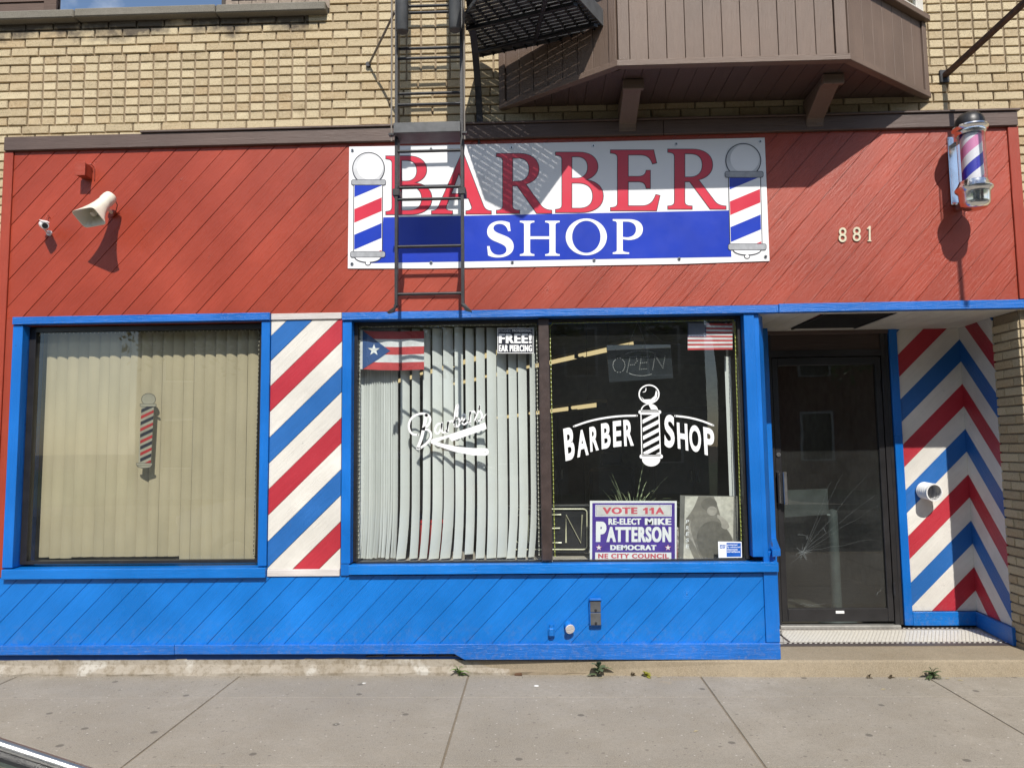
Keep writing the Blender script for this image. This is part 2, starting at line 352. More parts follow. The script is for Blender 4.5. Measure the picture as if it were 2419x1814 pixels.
def clip(poly, a, b, c):
    """keep a*x+b*z >= c"""
    o = []
    for i in range(len(poly)):
        p, q = poly[i], poly[(i + 1) % len(poly)]; dp = a * p[0] + b * p[1] - c; dq = a * q[0] + b * q[1] - c
        if dp >= 0: o.append(p)
        if (dp >= 0) != (dq >= 0):
            t = dp / (dp - dq); o.append((p[0] + (q[0] - p[0]) * t, p[1] + (q[1] - p[1]) * t))
    return o
def planks(parent, O, dx, poly, slope, z0, vp, t, matf, name='plank', gap=0.0007, cham=0.0026, jit=0.0012):
    """boards laid diagonally: edges follow z = z0 + k*vp + slope*s ; matf(k) gives the board's paint"""
    a = math.atan(slope); ca, sa = math.cos(a), math.sin(a); O = Vector(O); dx = Vector(dx).normalized(); up = Vector((0, 0, 1))
    X3 = dx * ca + up * sa; Z3 = up * ca - dx * sa; Y3 = Z3.cross(X3)
    M = Matrix((X3, Y3, Z3)).transposed()
    cs = [-sa * p[0] + ca * p[1] for p in poly]; pitch = vp * ca; ph = z0 * ca
    res = []
    for k in range(math.floor((min(cs) - ph) / pitch), math.ceil((max(cs) - ph) / pitch)):
        c0 = ph + k * pitch; g = gap * random.uniform(0.5, 1.5)
        q = clip(clip(poly, -sa, ca, c0 + g), sa, -ca, -(c0 + pitch - g))
        if len(q) < 3: continue
        L = [(ca * p[0] + sa * p[1], -sa * p[0] + ca * p[1]) for p in q]
        L2 = [p for i, p in enumerate(L) if math.hypot(p[0] - L[i - 1][0], p[1] - L[i - 1][1]) > 1e-4]
        if len(L2) < 3: continue
        ar = abs(sum(L2[i - 1][0] * L2[i][1] - L2[i][0] * L2[i - 1][1] for i in range(len(L2)))) / 2
        if ar < 4e-5: continue
        cx = sum(p[0] for p in L2) / len(L2); cz = sum(p[1] for p in L2) / len(L2); yf = -t + random.uniform(-jit, jit)
        b = B().prism([(p[0] - cx, p[1] - cz) for p in L2], yf, 0.0)
        me = bpy.data.meshes.new(name); me.from_pydata(b.v, [], b.f)
        bm = bmesh.new(); bm.from_mesh(me); bmesh.ops.recalc_face_normals(bm, faces=bm.faces)
        es = [e for e in bm.edges if all(v.co.y < -1e-4 for v in e.verts) and abs(e.verts[0].co.z - e.verts[1].co.z) < 1e-4]
        if es: bmesh.ops.bevel(bm, geom=es, offset=cham, segments=2, affect='EDGES', clamp_overlap=True)
        bm.to_mesh(me); bm.free(); me.materials.append(matf(k))
        Lw = O + X3 * cx + Z3 * cz
        res.append(link(name, me, parent, Lw, M.to_euler()))
    return res
def bez(cmds, n=9):
    pts = []; cur = None
    for c in cmds:
        if c[0] in 'ML': cur = (c[1], c[2]); pts.append(cur)
        else:
            p0 = cur; p1, p2, p3 = (c[1], c[2]), (c[3], c[4]), (c[5], c[6])
            for i in range(1, n + 1):
                t = i / n; u = 1 - t
                pts.append(tuple(u ** 3 * p0[k] + 3 * u * u * t * p1[k] + 3 * u * t * t * p2[k] + t ** 3 * p3[k] for k in (0, 1)))
            cur = p3
    return pts
def from_curve(cu):
    o = bpy.data.objects.new('tmp', cu); C.objects.link(o)
    dg = bpy.context.evaluated_depsgraph_get(); me = bpy.data.meshes.new_from_object(o.evaluated_get(dg))
    v = [tuple(x.co[:2]) for x in me.vertices]; f = [tuple(p.vertices) for p in me.polygons]
    bpy.data.objects.remove(o); bpy.data.curves.remove(cu); bpy.data.meshes.remove(me); return v, f
def fill(polys, offset=0.0):
    cu = bpy.data.curves.new('tmp', 'CURVE'); cu.dimensions = '2D'; cu.fill_mode = 'FRONT'; cu.offset = offset
    for p in polys:
        sp = cu.splines.new('POLY'); sp.points.add(len(p) - 1); sp.use_cyclic_u = True
        for i, q in enumerate(p): sp.points[i].co = (q[0], q[1], 0, 1)
    return from_curve(cu)
TX = {}
def text2d(s, bold=0.0, sp=1.0):
    if len(s) > 1: bold = min(bold, 0.03); sp = max(sp, 1.0 + bold * 5)
    k = (s, bold, sp)
    if k not in TX:
        cu = bpy.data.curves.new('tmp', 'FONT'); cu.body = s; cu.size = 1; cu.offset = bold; cu.resolution_u = 5; cu.space_character = sp
        v, f = from_curve(cu)
        xs, ys = zip(*v); x0, x1, y0, y1 = min(xs), max(xs), min(ys), max(ys)
        TX[k] = ([((x - x0) / (x1 - x0), (y1 - y) / (y1 - y0)) for x, y in v], f)
    return TX[k]
class Flat:
    """collects flat print measured on a plane; fit maps measured (u,v) to facade metres"""
    def __init__(s, fit): s.fit = fit
    def p(s, x, y):
        f = s.fit
        if len(f) == 8: return (f[0] + f[1] * x + f[2] * y + f[3] * x * y, f[4] + f[5] * x + f[6] * y + f[7] * x * y)
        return (f[0] + f[1] * x + f[2] * y, f[3] + f[4] * x + f[5] * y)
    def put(s, name, v, f, y, mat, parent, wave=None):
        b = B(); P = [s.p(*q) for q in v]
        b.add([(px, y + (wave(px, pz) if wave else 0), pz) for px, pz in P], f)
        # face the street
        o = b.mk(name, mat, parent, fix=False)
        me = o.data
        if me.polygons and sum(pl.normal.y * pl.area for pl in me.polygons) > 0: me.flip_normals()
        return o
    def poly(s, name, polys, y, mat, parent, offset=0.0, wave=None):
        v, f = fill(polys, offset); return s.put(name, v, f, y, mat, parent, wave)
    def text(s, name, st, quad, y, mat, parent, bold=0.0, sp=1.0):
        v, f = text2d(st, bold, sp); a, b_, c, d = quad
        q = [((a[0] * (1 - x) + b_[0] * x) * (1 - t) + (d[0] * (1 - x) + c[0] * x) * t, (a[1] * (1 - x) + b_[1] * x) * (1 - t) + (d[1] * (1 - x) + c[1] * x) * t) for x, t in v]
        return s.put(name, q, f, y, mat, parent)
    def rect(s, name, st, x0, x1, y0, y1, y, mat, parent, bold=0.0, sp=1.0, heavy=0):
        if heavy:   # thick strokes: the same word laid twice, a hair apart
            s.rect(name, st, x0, x1 - heavy, y0, y1, y + .00025, mat, parent, bold, sp); x0 += heavy
        return s.text(name, st, [(x0, y0), (x1, y0), (x1, y1), (x0, y1)], y, mat, parent, bold, sp)
def rectp(x0, x1, y0, y1): return [(x0, y0), (x1, y0), (x1, y1), (x0, y1)]
def ell(cx, cy, rx, ry, n=28, a0=0, a1=360): return [(cx + rx * math.cos(math.radians(a0 + (a1 - a0) * i / n)), cy + ry * math.sin(math.radians(a0 + (a1 - a0) * i / n))) for i in range(n if a1 - a0 == 360 else n + 1)]
def stroke(path, wd):
    """ribbon outline of a polyline, smoothed"""
    P = [Vector((p[0], p[1])) for p in path]
    for _ in range(2):
        Q = [P[0]]
        for i in range(len(P) - 1): Q += [P[i] * 0.75 + P[i + 1] * 0.25, P[i] * 0.25 + P[i + 1] * 0.75]
        P = Q + [P[-1]]
    L, R_ = [], []
    for i, p in enumerate(P):
        t = (P[min(i + 1, len(P) - 1)] - P[max(i - 1, 0)]); t = t.normalized() if t.length > 1e-6 else Vector((1, 0)); nn = Vector((-t.y, t.x))
        ww = wd[0] + (wd[1] - wd[0]) * i / (len(P) - 1) if isinstance(wd, tuple) else wd
        L.append(tuple(p + nn * ww / 2)); R_.append(tuple(p - nn * ww / 2))
    k = len(P); v = L + R_; f = [(i, i + 1, k + i + 1, k + i) for i in range(k - 1)]
    for e in (P[0], P[-1]):
        ww = (wd[0] if e is P[0] else wd[1]) if isinstance(wd, tuple) else wd
        c = ell(e.x, e.y, ww / 2, ww / 2, 8); b0 = len(v); v += c; f.append(tuple(range(b0, b0 + 8)))
    return v, f
def star(cx, cy, r, ri=0.4): return [(cx + (r if i % 2 == 0 else r * ri) * math.sin(math.pi * i / 5), cy - (r if i % 2 == 0 else r * ri) * math.cos(math.pi * i / 5)) for i in range(10)]

# ------------------------------------------------------------------ ground, sidewalk, road
tag(box('ground', -400, 400, -600, 400, -0.9, -0.22, DIRT, None, 0), kind='structure')
tag(box('road', -60, 60, -12.3, -3.98, -0.2, -0.14, ASPH, None, 0), kind='structure')
kerb = tag(B().box(-60, -14, -3.98, -3.8, -0.2, -0.002).box(14, 60, -3.98, -3.8, -0.2, -0.002).mk('kerb', STEP, None), kind='structure')
for i in range(-7, 7): box('kerb_stone', i * 2.0 + 0.004, i * 2.0 + 1.996, -3.978, -3.802, -0.2, -0.002, STEP, kerb, 0.012)
walk = tag(B().box(-60, 60, -3.8, 9, -0.2, -0.0045).mk('sidewalk', JOINT, None), kind='structure')
XJ = [-14.19, -12.67, -11.15, -9.63, -8.11, -6.58, -5.06, -3.53, -2.005, -0.47, 1.05, 2.49, 4.05, 5.57, 7.09, 8.61, 10.13, 11.65, 13.17]
YJ = [0.02, -0.455, -1.425, -2.4, -3.37, -3.79]
for i in range(len(XJ) - 1):
    for j in range(len(YJ) - 1):
        g = 0.0022 if j == 0 else 0.004
        x0, x1, y1, y0 = XJ[i] + 0.006, XJ[i + 1] - 0.006, YJ[j] - (0.0012 if j == 1 else g), YJ[j + 1] + (0.0012 if j == 0 else g)
        dz = random.uniform(-0.0006, 0.0006)
        B().box(x0, x1, y0, y1, -0.05, 0.0 + dz).mk('slab', WALK, walk, 0.0012)
fw = tag(B().box(-60, 60, -15.5, -12.3, -0.2, -0.0).mk('far_sidewalk', WALK, None), kind='structure')
tag(box('lawn', -60, 60, -60, -15.5, -0.2, -0.02, plain('lawn_green', (0.045, 0.085, 0.02), 0.9, 0, 0.3, 3, 0.8, 60), None, 0), kind='structure')

# ------------------------------------------------------------------ the shop building
BL = root('brick_building', (0, 0, 0), 'buff brick shop building with red, white and blue painted wooden front', 'building')
MY = 0.016
wallb = B()
wallb.box(-5.2, -3.79, MY, 0.3, -0.05, 3.62).box(-5.2, 5.2, MY, 0.3, 3.62, 4.6375).box(-1.455, 5.2, MY, 0.3, 4.6375, 6.6)
wallb.box(3.301, 5.2, MY, 0.3, -0.05, 3.62).box(3.345, 5.2, 0.3, 0.9, -0.05, 3.62)
wall = wallb.mk('brick_wall', MORT, BL)
ROW, Z0, ST, HD = 0.0655, 3.80, 0.2065, 0.1032
cand = []
def in_bay(x0, x1, z0): return z0 > 3.96 and x0 > -0.16 and x1 < 2.70
for k in range(-58, 43):
    z0 = Z0 + k * ROW; z1 = z0 + ROW
    if z1 < 0.0: continue
    if z1 <= 3.73: segs = [(-5.2, -3.795), (3.36, 5.2)]
    elif z0 < 4.62: segs = [(-5.2, 5.2)]
    else: segs = [(-1.455, 5.2)]
    for s0, s1 in segs:
        cuts = []
        if 3.86 <= z0 < 4.37: cuts.append((-3.655, -1.515))
        if 4.12 <= z0 < 6.1: cuts += [(-1.098, -0.16), (2.80, 5.0)]
        pieces = []; x = s0
        for a, b in sorted(cuts):
            if a > x: pieces.append((x, a, 0))
            pieces.append((a, b, 1)); x = b
        if x < s1: pieces.append((x, s1, 0))
        for a, b, hd in pieces:
            if hd:
                n = round((b - a) / HD); w_ = (b - a) / n
                for i in range(n): cand.append((a + i * w_, a + (i + 1) * w_, z0, 1))
            else:
                i0 = math.floor(a / ST) - 1; off = (ST / 2 if k % 2 else 0) + 0.02; xs = [a]
                while i0 * ST + off < b:
                    q = i0 * ST + off
                    if q > a + 0.045 and q < b - 0.045: xs.append(q)
                    i0 += 1
                xs.append(b)
                cand += [(xs[i], xs[i + 1], z0, 0) for i in range(len(xs) - 1)]
cand = [c for c in cand if not in_bay(c[0], c[1], c[2])]
def brick_geo(w_, h_, d_, rs):
    """front-chamfered brick, centred, front at y=0"""
    j = lambda a: rs.uniform(-a, a)
    x, z, c = w_ / 2, h_ / 2, 0.003
    base = [(-x, d_, -z), (x, d_, -z), (x, d_, z), (-x, d_, z)]
    mid = [(sx * x + j(0.0012), c + 0.002, sz * z + j(0.0014)) for sx, sz in ((-1, -1), (1, -1), (1, 1), (-1, 1))]
    fr = [(sx * (x - c - abs(j(0.002))), j(0.0014), sz * (z - c - abs(j(0.0015)))) for sx, sz in ((-1, -1), (1, -1), (1, 1), (-1, 1))]
    V = base + mid + fr; F = [(8, 9, 10, 11)]
    for a, b in ((0, 4), (4, 8)): F += [(a + i, a + (i + 1) % 4, b + (i + 1) % 4, b + i) for i in range(4)]
    return V, F
rs = random.Random(3); bcache = {}
def brick_mesh(w_):
    key = round(w_, 3); vi = rs.randrange(5)
    if (key, vi) not in bcache:
        V, F = brick_geo(w_ - 0.0115, ROW - 0.0095, 0.024, rs); me = bpy.data.meshes.new('brick'); me.from_pydata(V, [], F); me.materials.append(BRICK); bcache[(key, vi)] = me
    return bcache[(key, vi)]
def vis(c): return c[1] > -3.9 and c[0] < 3.5 and 3.76 < c[2] < 4.72 and (c[1] < -0.5 or c[0] > 2.78)
order = sorted(cand, key=lambda c: (not vis(c), -(c[1] - c[0]) + (0 if c[3] == 0 else 0.0), abs((c[0] + c[1]) / 2 + 1.5)))
for c in order[:300]:
    y = (0.005 if c[3] else 0.0) + rs.uniform(-0.0015, 0.0015)
    link('brick', brick_mesh(c[1] - c[0]), wall, ((c[0] + c[1]) / 2 + rs.uniform(-.001, .001), y, c[2] + ROW / 2 + rs.uniform(-.001, .001)), (0, rs.uniform(-.006, .006), 0))
fb = B()
for c in order[300:]:
    V, F = brick_geo(c[1] - c[0] - 0.0115, ROW - 0.0095, 0.024, rs)
    y = 0.005 if c[3] else 0.0; mx_ = (c[0] + c[1]) / 2; mz = c[2] + ROW / 2
    fb.add([(v[0] + mx_, v[1] + y, v[2] + mz) for v in V], F)
tag(fb.mk('brickwork', BRICK, wall, fix=False), kind='stuff')
# entrance pier: brick return beside the doorway
pier = B().box(3.296, 3.40, 0.034, 0.298, 0.06, 2.385).mk('entrance_pier', MORT, BL)
for k in range(36):
    z0 = 0.07 + k * 0.0645
    if z0 + 0.0645 > 2.39: break
    for a, b in (((0.0, 0.2), (0.2, 0.3)) if k % 2 else ((0.0, 0.098), (0.098, 0.3))):
        V, F = brick_geo(b - a - 0.01, ROW - 0.012, 0.02, rs)
        me = bpy.data.meshes.new('brick'); me.from_pydata(V, [], F); me.materials.append(BRICK)
        link('brick', me, pier, (3.285, (a + b) / 2 + 0.014, z0 + 0.032), (0, 0, -math.pi / 2))
for k in range(36):
    z0 = 0.07 + k * 0.0645
    if z0 + 0.0645 > 2.39: break
    V, F = brick_geo(0.075, ROW - 0.012, 0.02, rs); me = bpy.data.meshes.new('brick'); me.from_pydata(V, [], F); me.materials.append(BRICK)
    link('brick', me, pier, (3.333, 0.0, z0 + 0.032))
# coping stones of the low parapet
for x0, x1, dz in ((-5.25, -3.30, 0.0), (-3.296, -2.262, 0.003), (-2.257, -1.462, 0.0)):
    b = B(); n = 14
    for i in range(n):
        xa, xb = x0 + (x1 - x0) * i / n, x0 + (x1 - x0) * (i + 1) / n
    b.box(x0, x1, -0.068, 0.34, 4.637 + dz, 4.702 + dz); b.mk('coping_stone', COPE, BL, 0.008)
# roof decks and party walls keep the rooms dark
sh = B().box(-5.2, 5.2, 0.3, 9.0, 4.38, 4.5).box(-1.455, -1.30, 0.3, 9, 4.5, 6.6).box(-1.30, 5.2, 0.3, 9, 6.45, 6.6).box(5.05, 5.2, 0.9, 9, -0.05, 6.45).box(-5.2, -5.05, 0.3, 9, -0.05, 4.38).box(-5.05, 5.05, 8.85, 9, -0.05, 4.38)
sh.mk('side_wall', MORT, BL)
sh = B().box(-5.05, 5.05, 0.32, 8.84, 2.98, 3.06); sh.mk('ceiling', INTC, BL)
B().box(-5.05, 5.05, 0.32, 8.84, -0.04, 0.06).mk('shop_floor', INTF, BL)
B().box(-4.0, -3.85, 0.32, 8.8, 0.06, 2.98).box(3.36, 3.5, 0.92, 8.8, 0.06, 2.98).box(-3.85, 3.36, 8.6, 8.7, 0.06, 2.98).mk('inner_wall', INT, BL)
# brown trim board across the top of the wooden front
for x0, x1 in ((-3.785, -0.62), (-0.617, 0.92), (0.923, 3.345)):
    box('trim_board', x0, x1, -0.045, 0.016, 3.664, 3.765, BRN, BL, 0.004)
box('trim_cap', -2.79, 3.36, -0.058, 0.014, 3.767, 3.782, BRN, BL, 0.003)
# red fascia of diagonal boards
fas = B().box(-3.788, 3.30, 0.004, 0.3, 2.40, 3.62).mk('fascia_panel', plain('red_sheathing', (0.20, 0.03, 0.014), 0.8), BL)
planks(fas, (0, 0.003, 0), (1, 0, 0), [(-3.722, 2.452), (3.28, 2.452), (3.28, 3.664), (-3.722, 3.664)], 1.12, 2.475 + 1.12 * 3.594 - 20 * 0.1985, 0.1985, 0.02, lambda k: RED)
box('corner_board', -3.792, -3.724, -0.03, 0.014, 0.655, 3.662, REDV, BL)
box('corner_board', -3.722, -3.668, -0.022, 0.3, 0.655, 2.45, REDV, BL)
box('corner_board', 3.28, 3.352, -0.032, 0.014, 2.458, 3.662, REDV, BL)
# blue header boards
box('header_board', -3.66, -1.834, -0.05, 0.0, 2.402, 2.455, BLUEH, BL)
box('header_board', -1.329, 1.66, -0.05, 0.0, 2.392, 2.445, BLUEH, BL)
box('header_board', 1.663, 3.50, -0.05, 0.0, 2.393, 2.452, BLUEH, BL)

# left display window -------------------------------------------------
wl = B().box(-3.592, -3.545, 0.04, 0.085, 0.735, 2.392).box(-1.93, -1.896, 0.04, 0.085, 0.735, 2.392).box(-3.545, -1.93, 0.04, 0.085, 2.36, 2.392).box(-3.545, -1.93, 0.04, 0.085, 0.735, 0.757)
W1 = wl.mk('display_window', ALU, BL); tag(W1, 'single pane display window with dim glass over beige blinds')
B().add([(-3.546, 0.062, 0.756), (-1.929, 0.062, 0.756), (-1.929, 0.062, 2.361), (-3.546, 0.062, 2.361)], [(0, 1, 2, 3)]).mk('pane', GLSL, W1)
box('frame_board', -3.664, -3.592, -0.034, 0.03, 0.722, 2.40, BLUEV, W1)
box('frame_board', -1.896, -1.836, -0.034, 0.03, 0.722, 2.40, BLUEV, W1)
box('reveal_board', -3.664, -3.594, 0.031, 0.2, 0.722, 2.40, BLUEY, W1)
box('reveal_board', -1.895, -1.842, 0.031, 0.2, 0.722, 2.40, BLUEY, W1)
box('reveal_board', -3.66, -1.84, 0.001, 0.28, 2.402, 2.45, BLUEH, W1)
B().hexa([(-3.655, -0.052, 0.648), (-1.836, -0.052, 0.648), (-1.836, 0.2, 0.648), (-3.655, 0.2, 0.648), (-3.655, -0.052, 0.714), (-1.836, -0.052, 0.714), (-1.836, 0.2, 0.722), (-3.655, 0.2, 0.722)]).mk('sill', BLUE, W1, 0.003)
# striped board panel between the windows ------------------------------
sp = B().box(-1.833, -1.335, 0.002, 0.26, 0.655, 2.448).mk('striped_panel', plain('dark_backing', (0.05, 0.05, 0.05), 0.8), BL)
cyc = {0: SBLU, 1: WHT, 2: SRED, 3: WHT}
planks(sp, (0, 0.001, 0), (1, 0, 0), [(-1.832, 0.70), (-1.336, 0.70), (-1.336, 2.404), (-1.832, 2.404)], 0.97, 2.121 + 0.97 * 1.832, 0.1765, 0.018, lambda k: cyc[(-k) % 4], gap=0.0008, cham=0.0015)
box('end_cap', -1.832, -1.337, -0.028, 0.001, 2.405, 2.45, PALE, sp)
box('end_cap', -1.832, -1.337, -0.028, 0.001, 0.652, 0.699, PALE, sp)
# right display window, two panes ---------------------------------------
wr = B().box(-1.262, -1.238, 0.04, 0.085, 0.738, 2.39).box(1.402, 1.425, 0.04, 0.085, 0.738, 2.39).box(-1.238, 0.026, 0.04, 0.085, 2.368, 2.39).box(0.102, 1.402, 0.04, 0.085, 2.372, 2.39).box(-1.238, 0.026, 0.04, 0.085, 0.722, 0.736).box(0.102, 1.402, 0.04, 0.085, 0.722, 0.736)
W2 = wr.mk('display_window', ALU, BL); tag(W2, 'two pane display window with lettered glass')
B().add([(-1.239, 0.062, 0.735), (0.027, 0.062, 0.735), (0.027, 0.062, 2.369), (-1.239, 0.062, 2.369)], [(0, 1, 2, 3)]).mk('pane', GLS, W2)
B().add([(0.101, 0.062, 0.735), (1.403, 0.062, 0.735), (1.403, 0.062, 2.373), (0.101, 0.062, 2.373)], [(0, 1, 2, 3)]).mk('pane', GLS, W2)
box('mullion', 0.027, 0.101, 0.0, 0.1, 0.738, 2.39, BRONZE, W2, 0.006)
box('frame_board', -1.328, -1.264, -0.034, 0.03, 0.735, 2.39, BLUEV, W2)
box('reveal_board', -1.33, -1.264, 0.031, 0.26, 0.735, 2.39, BLUEY, W2)
box('frame_board', 1.427, 1.498, -0.034, 0.09, 0.76, 2.39, BLUEV, W2)
box('reveal_board', -1.328, 1.50, 0.001, 0.28, 2.392, 2.44, BLUEH, W2)
B().hexa([(-1.27, -0.055, 0.664), (1.586, -0.055, 0.664), (1.586, 0.098, 0.664), (-1.27, 0.098, 0.664), (-1.27, -0.055, 0.728), (1.586, -0.055, 0.728), (1.586, 0.098, 0.722), (-1.27, 0.098, 0.722)]).mk('sill', BLUE, W2, 0.003)
box('frame_board', -1.33, -1.272, -0.03, 0.02, 0.655, 0.733, BLUEV, W2)
# splayed side light between the window corner and the door ---------------
SL = B().hexa([(1.50, -0.02, 0.70), (1.53, -0.02, 0.70), (1.60, 0.12, 0.70), (1.55, 0.12, 0.70), (1.50, -0.02, 2.39), (1.53, -0.02, 2.39), (1.60, 0.12, 2.39), (1.55, 0.12, 2.39)]).mk('side_light', BLUEV, BL)
B().add([(1.575, 0.12, 0.80), (1.735, 0.66, 0.80), (1.735, 0.66, 2.34), (1.575, 0.12, 2.34)], [(0, 1, 2, 3)]).mk('pane', GLS, SL)
B().hexa([(1.70, 0.62, 0.16), (1.79, 0.62, 0.16), (1.828, 0.80, 0.16), (1.74, 0.80, 0.16), (1.70, 0.62, 2.39), (1.79, 0.62, 2.39), (1.828, 0.80, 2.39), (1.74, 0.80, 2.39)]).mk('jamb_board', BLUEV, SL, 0.003)
B().hexa([(1.50, 0.0, 0.10), (1.585, 0.0, 0.10), (1.80, 0.78, 0.12), (1.66, 0.78, 0.12), (1.50, 0.0, 0.79), (1.585, 0.0, 0.79), (1.80, 0.78, 0.79), (1.66, 0.78, 0.79)]).mk('apron_panel', BLUEV, SL, 0.003)
B().hexa([(1.55, -0.05, 0.76), (1.62, 0.0, 0.76), (1.80, 0.66, 0.76), (1.70, 0.66, 0.76), (1.55, -0.05, 0.806), (1.62, 0.0, 0.806), (1.80, 0.66, 0.806), (1.70, 0.66, 0.806)]).mk('ledge', BLUEY, SL, 0.003)
B().hexa([(1.56, 0.12, 2.335), (1.60, 0.12, 2.335), (1.76, 0.66, 2.335), (1.72, 0.66, 2.335), (1.56, 0.12, 2.388), (1.60, 0.12, 2.388), (1.76, 0.66, 2.388), (1.72, 0.66, 2.388)]).mk('head_rail', ALU, SL)
B().hexa([(1.60, 0.14, 0.80), (1.612, 0.14, 0.80), (1.735, 0.62, 0.80), (1.72, 0.62, 0.80), (1.60, 0.14, 0.83), (1.612, 0.14, 0.83), (1.735, 0.62, 0.83), (1.72, 0.62, 0.83)]).mk('bottom_rail', BRONZE, SL)
# blue base of diagonal boards ---------------------------------------------
bp = B().box(-3.788, 1.50, 0.004, 0.26, 0.10, 0.645).mk('base_panel', plain('blue_sheathing', (0.004, 0.06, 0.25), 0.8), BL)
planks(bp, (0, 0.003, 0), (1, 0, 0), [(-3.79, 0.195), (1.492, 0.195), (1.492, 0.652), (-3.79, 0.652)], 1.03, 0.20 + 1.03 * 3.47, 0.1805, 0.02, lambda k: BLUE)
box('base_board', -3.795, -2.452, -0.036, 0.0, 0.143, 0.206, BLUEH, bp)
B().prism([(-2.449, 0.145), (-0.562, 0.142), (-0.495, 0.104), (1.578, 0.099), (1.582, 0.106), (1.582, 0.203), (-2.449, 0.207)], -0.038, 0.0).mk('base_board', BLUEH, bp, 0.003)
box('corner_board', 1.493, 1.584, -0.03, 0.0, 0.206, 0.662, BLUEV, bp)
# stucco footing and the ragged shingle scraps in its gap
ft = B(); xs = [-5.2 + i * 0.11 for i in range(63)]; rr = random.Random(9)
top = [0.135 + rr.uniform(-0.006, 0.004) if x < -1.25 else max(0.05, 0.125 - 0.03 * (x + 1.25) / 0.7 + rr.uniform(-0.008, 0.008)) if x < -0.5 else 0.085 + rr.uniform(-0.006, 0.004) for x in xs]
prof = []
for x, t_ in zip(xs, top):
    prof.append([(x, -0.012 - rr.uniform(0, 0.012), -0.02), (x, -0.02 + rr.uniform(-0.008, 0.008), 0.012 + rr.uniform(0, .01)), (x, 0.004 + rr.uniform(-0.003, 0.003), t_ * 0.5), (x, 0.006, t_), (x, 0.25, t_)])
k0 = len(prof[0])
ft.add([p for pr_ in prof for p in pr_], [(i * k0 + j, (i + 1) * k0 + j, (i + 1) * k0 + j + 1, i * k0 + j + 1) for i in range(len(prof) - 1) for j in range(k0 - 1)])
n_ = N('footing_stucco'); v_ = n_.coord('World'); sx_ = n_.n('ShaderNodeSeparateXYZ'); n_.l(v_, sx_.inputs[0])
tone = n_.mixc(n_.ramp(n_.math('ADD', sx_.outputs['X'], n_.math('MULTIPLY', n_.noise(v_, 4, 4), 0.5)), 0.0, 0.02), (0.33, 0.295, 0.245), (0.23, 0.185, 0.13))
tone = n_.mixc(n_.ramp(n_.noise(v_, 3.1, 4), 0.58, 0.64), tone, (0.44, 0.415, 0.37))
tone = n_.mixc(n_.math('MULTIPLY', n_.ramp(n_.noise(v_, 7.0, 5, 0.7), 0.45, 0.68), 0.65), tone, (0.20, 0.16, 0.105))
tone = n_.mixc(n_.math('MULTIPLY', n_.ramp(n_.noise(v_, 28, 5, 0.75), 0.5, 0.62), 0.5), tone, (0.17, 0.14, 0.10))
tone = n_.mixc(n_.math('MULTIPLY', n_.ramp(n_.noise(v_, 180, 3), 0.6, 0.7), 0.5), tone, (0.16, 0.13, 0.10))
n_.bsdf(tone, 0.9, 0, 0.2, n_.math('ADD', n_.noise(v_, 120, 5, 0.7), n_.noise(v_, 18, 4)), 0.6, 0.006)
ft.mk('footing', n_.m, BL, smooth=False)
for i, (x, w_, t_) in enumerate(((-1.16, .12, 0.0), (-1.03, .13, .01), (-0.90, .12, .012), (-0.785, .10, .006), (-0.68, .11, .012), (-0.575, .10, .004))):
    B().hexa([(x, -0.012, 0.118 + t_ * .3), (x + w_ * .96, -0.01, 0.121), (x + w_, 0.05, 0.128), (x + .01, 0.05, 0.126), (x + .015, -0.016, 0.125), (x + w_ * .97, -0.012, 0.129), (x + w_, 0.05, 0.134), (x + .01, 0.05, 0.132)]).mk('shingle_scrap', plain('weathered_shingle', (0.10, 0.09, 0.085), 0.85), BL)

# entrance: step, tiled floor, soffit, chevron walls, door -------------------
stp = B().plan([(-0.5, 0.008), (1.45, -0.052), (3.30, -0.062), (5.0, -0.05), (5.0, -0.003), (3.34, -0.003), (3.34, 0.9), (1.56, 0.9), (1.56, 0.02), (-0.5, 0.03)], -0.03, 0.098)
stp.v = [(x, y - (0.03 if z < 0 and y < 0 else 0), z) for x, y, z in stp.v]
stp.mk('entrance_step', STEP, BL, 0.012)
TD = plain('dark_tile', (0.075, 0.06, 0.055), 0.5); TW = plain('white_tile', (0.66, 0.63, 0.56), 0.35, 0, 0.06, 40, 0.05)
tf = B().box(1.665, 3.33, 0.335, 0.80, 0.096, 0.1015).mk('tile_floor', plain('tile_grout', (0.42, 0.39, 0.34), 0.9), BL)
B().box(1.665, 3.33, 0.285, 0.332, 0.096, 0.103).mk('border_strip', TD, tf)
tw = B(); ty = 0.39
ixs = int((3.28 - 1.80) / 0.0265); jys = int((0.745 - 0.395) / 0.0265)
for j in range(jys):
    for i in range(ixs):
        x = 1.795 + (i + (0.5 if j % 2 else 0)) * 0.0268; y = 0.40 + j * 0.0245
        tw.plan([(x + 0.0125 * math.cos(math.radians(a)), y + 0.0125 * math.sin(math.radians(a))) for a in range(30, 390, 60)], 0.1016, 0.1042)
tag(tw.mk('hexagon_tile', TW, tf, fix=False), kind='stuff')
td, tl_ = B(), B()
for yy in (0.352, 0.768):
    td.box(1.72, 3.30, yy - 0.020, yy - 0.0115, 0.1016, 0.1042); td.box(1.72, 3.30, yy + 0.0125, yy + 0.021, 0.1016, 0.1042)
    for i in range(44):
        x = 1.725 + i * 0.0355
        tl_.plan([(x, yy - 0.010), (x + 0.016, yy - 0.010), (x + 0.028, yy + 0.011), (x + 0.012, yy + 0.011)], 0.1016, 0.1042)
        td.plan([(x + 0.018, yy - 0.010), (x + 0.033, yy - 0.010), (x + 0.045, yy + 0.011), (x + 0.030, yy + 0.011)], 0.1016, 0.1040)
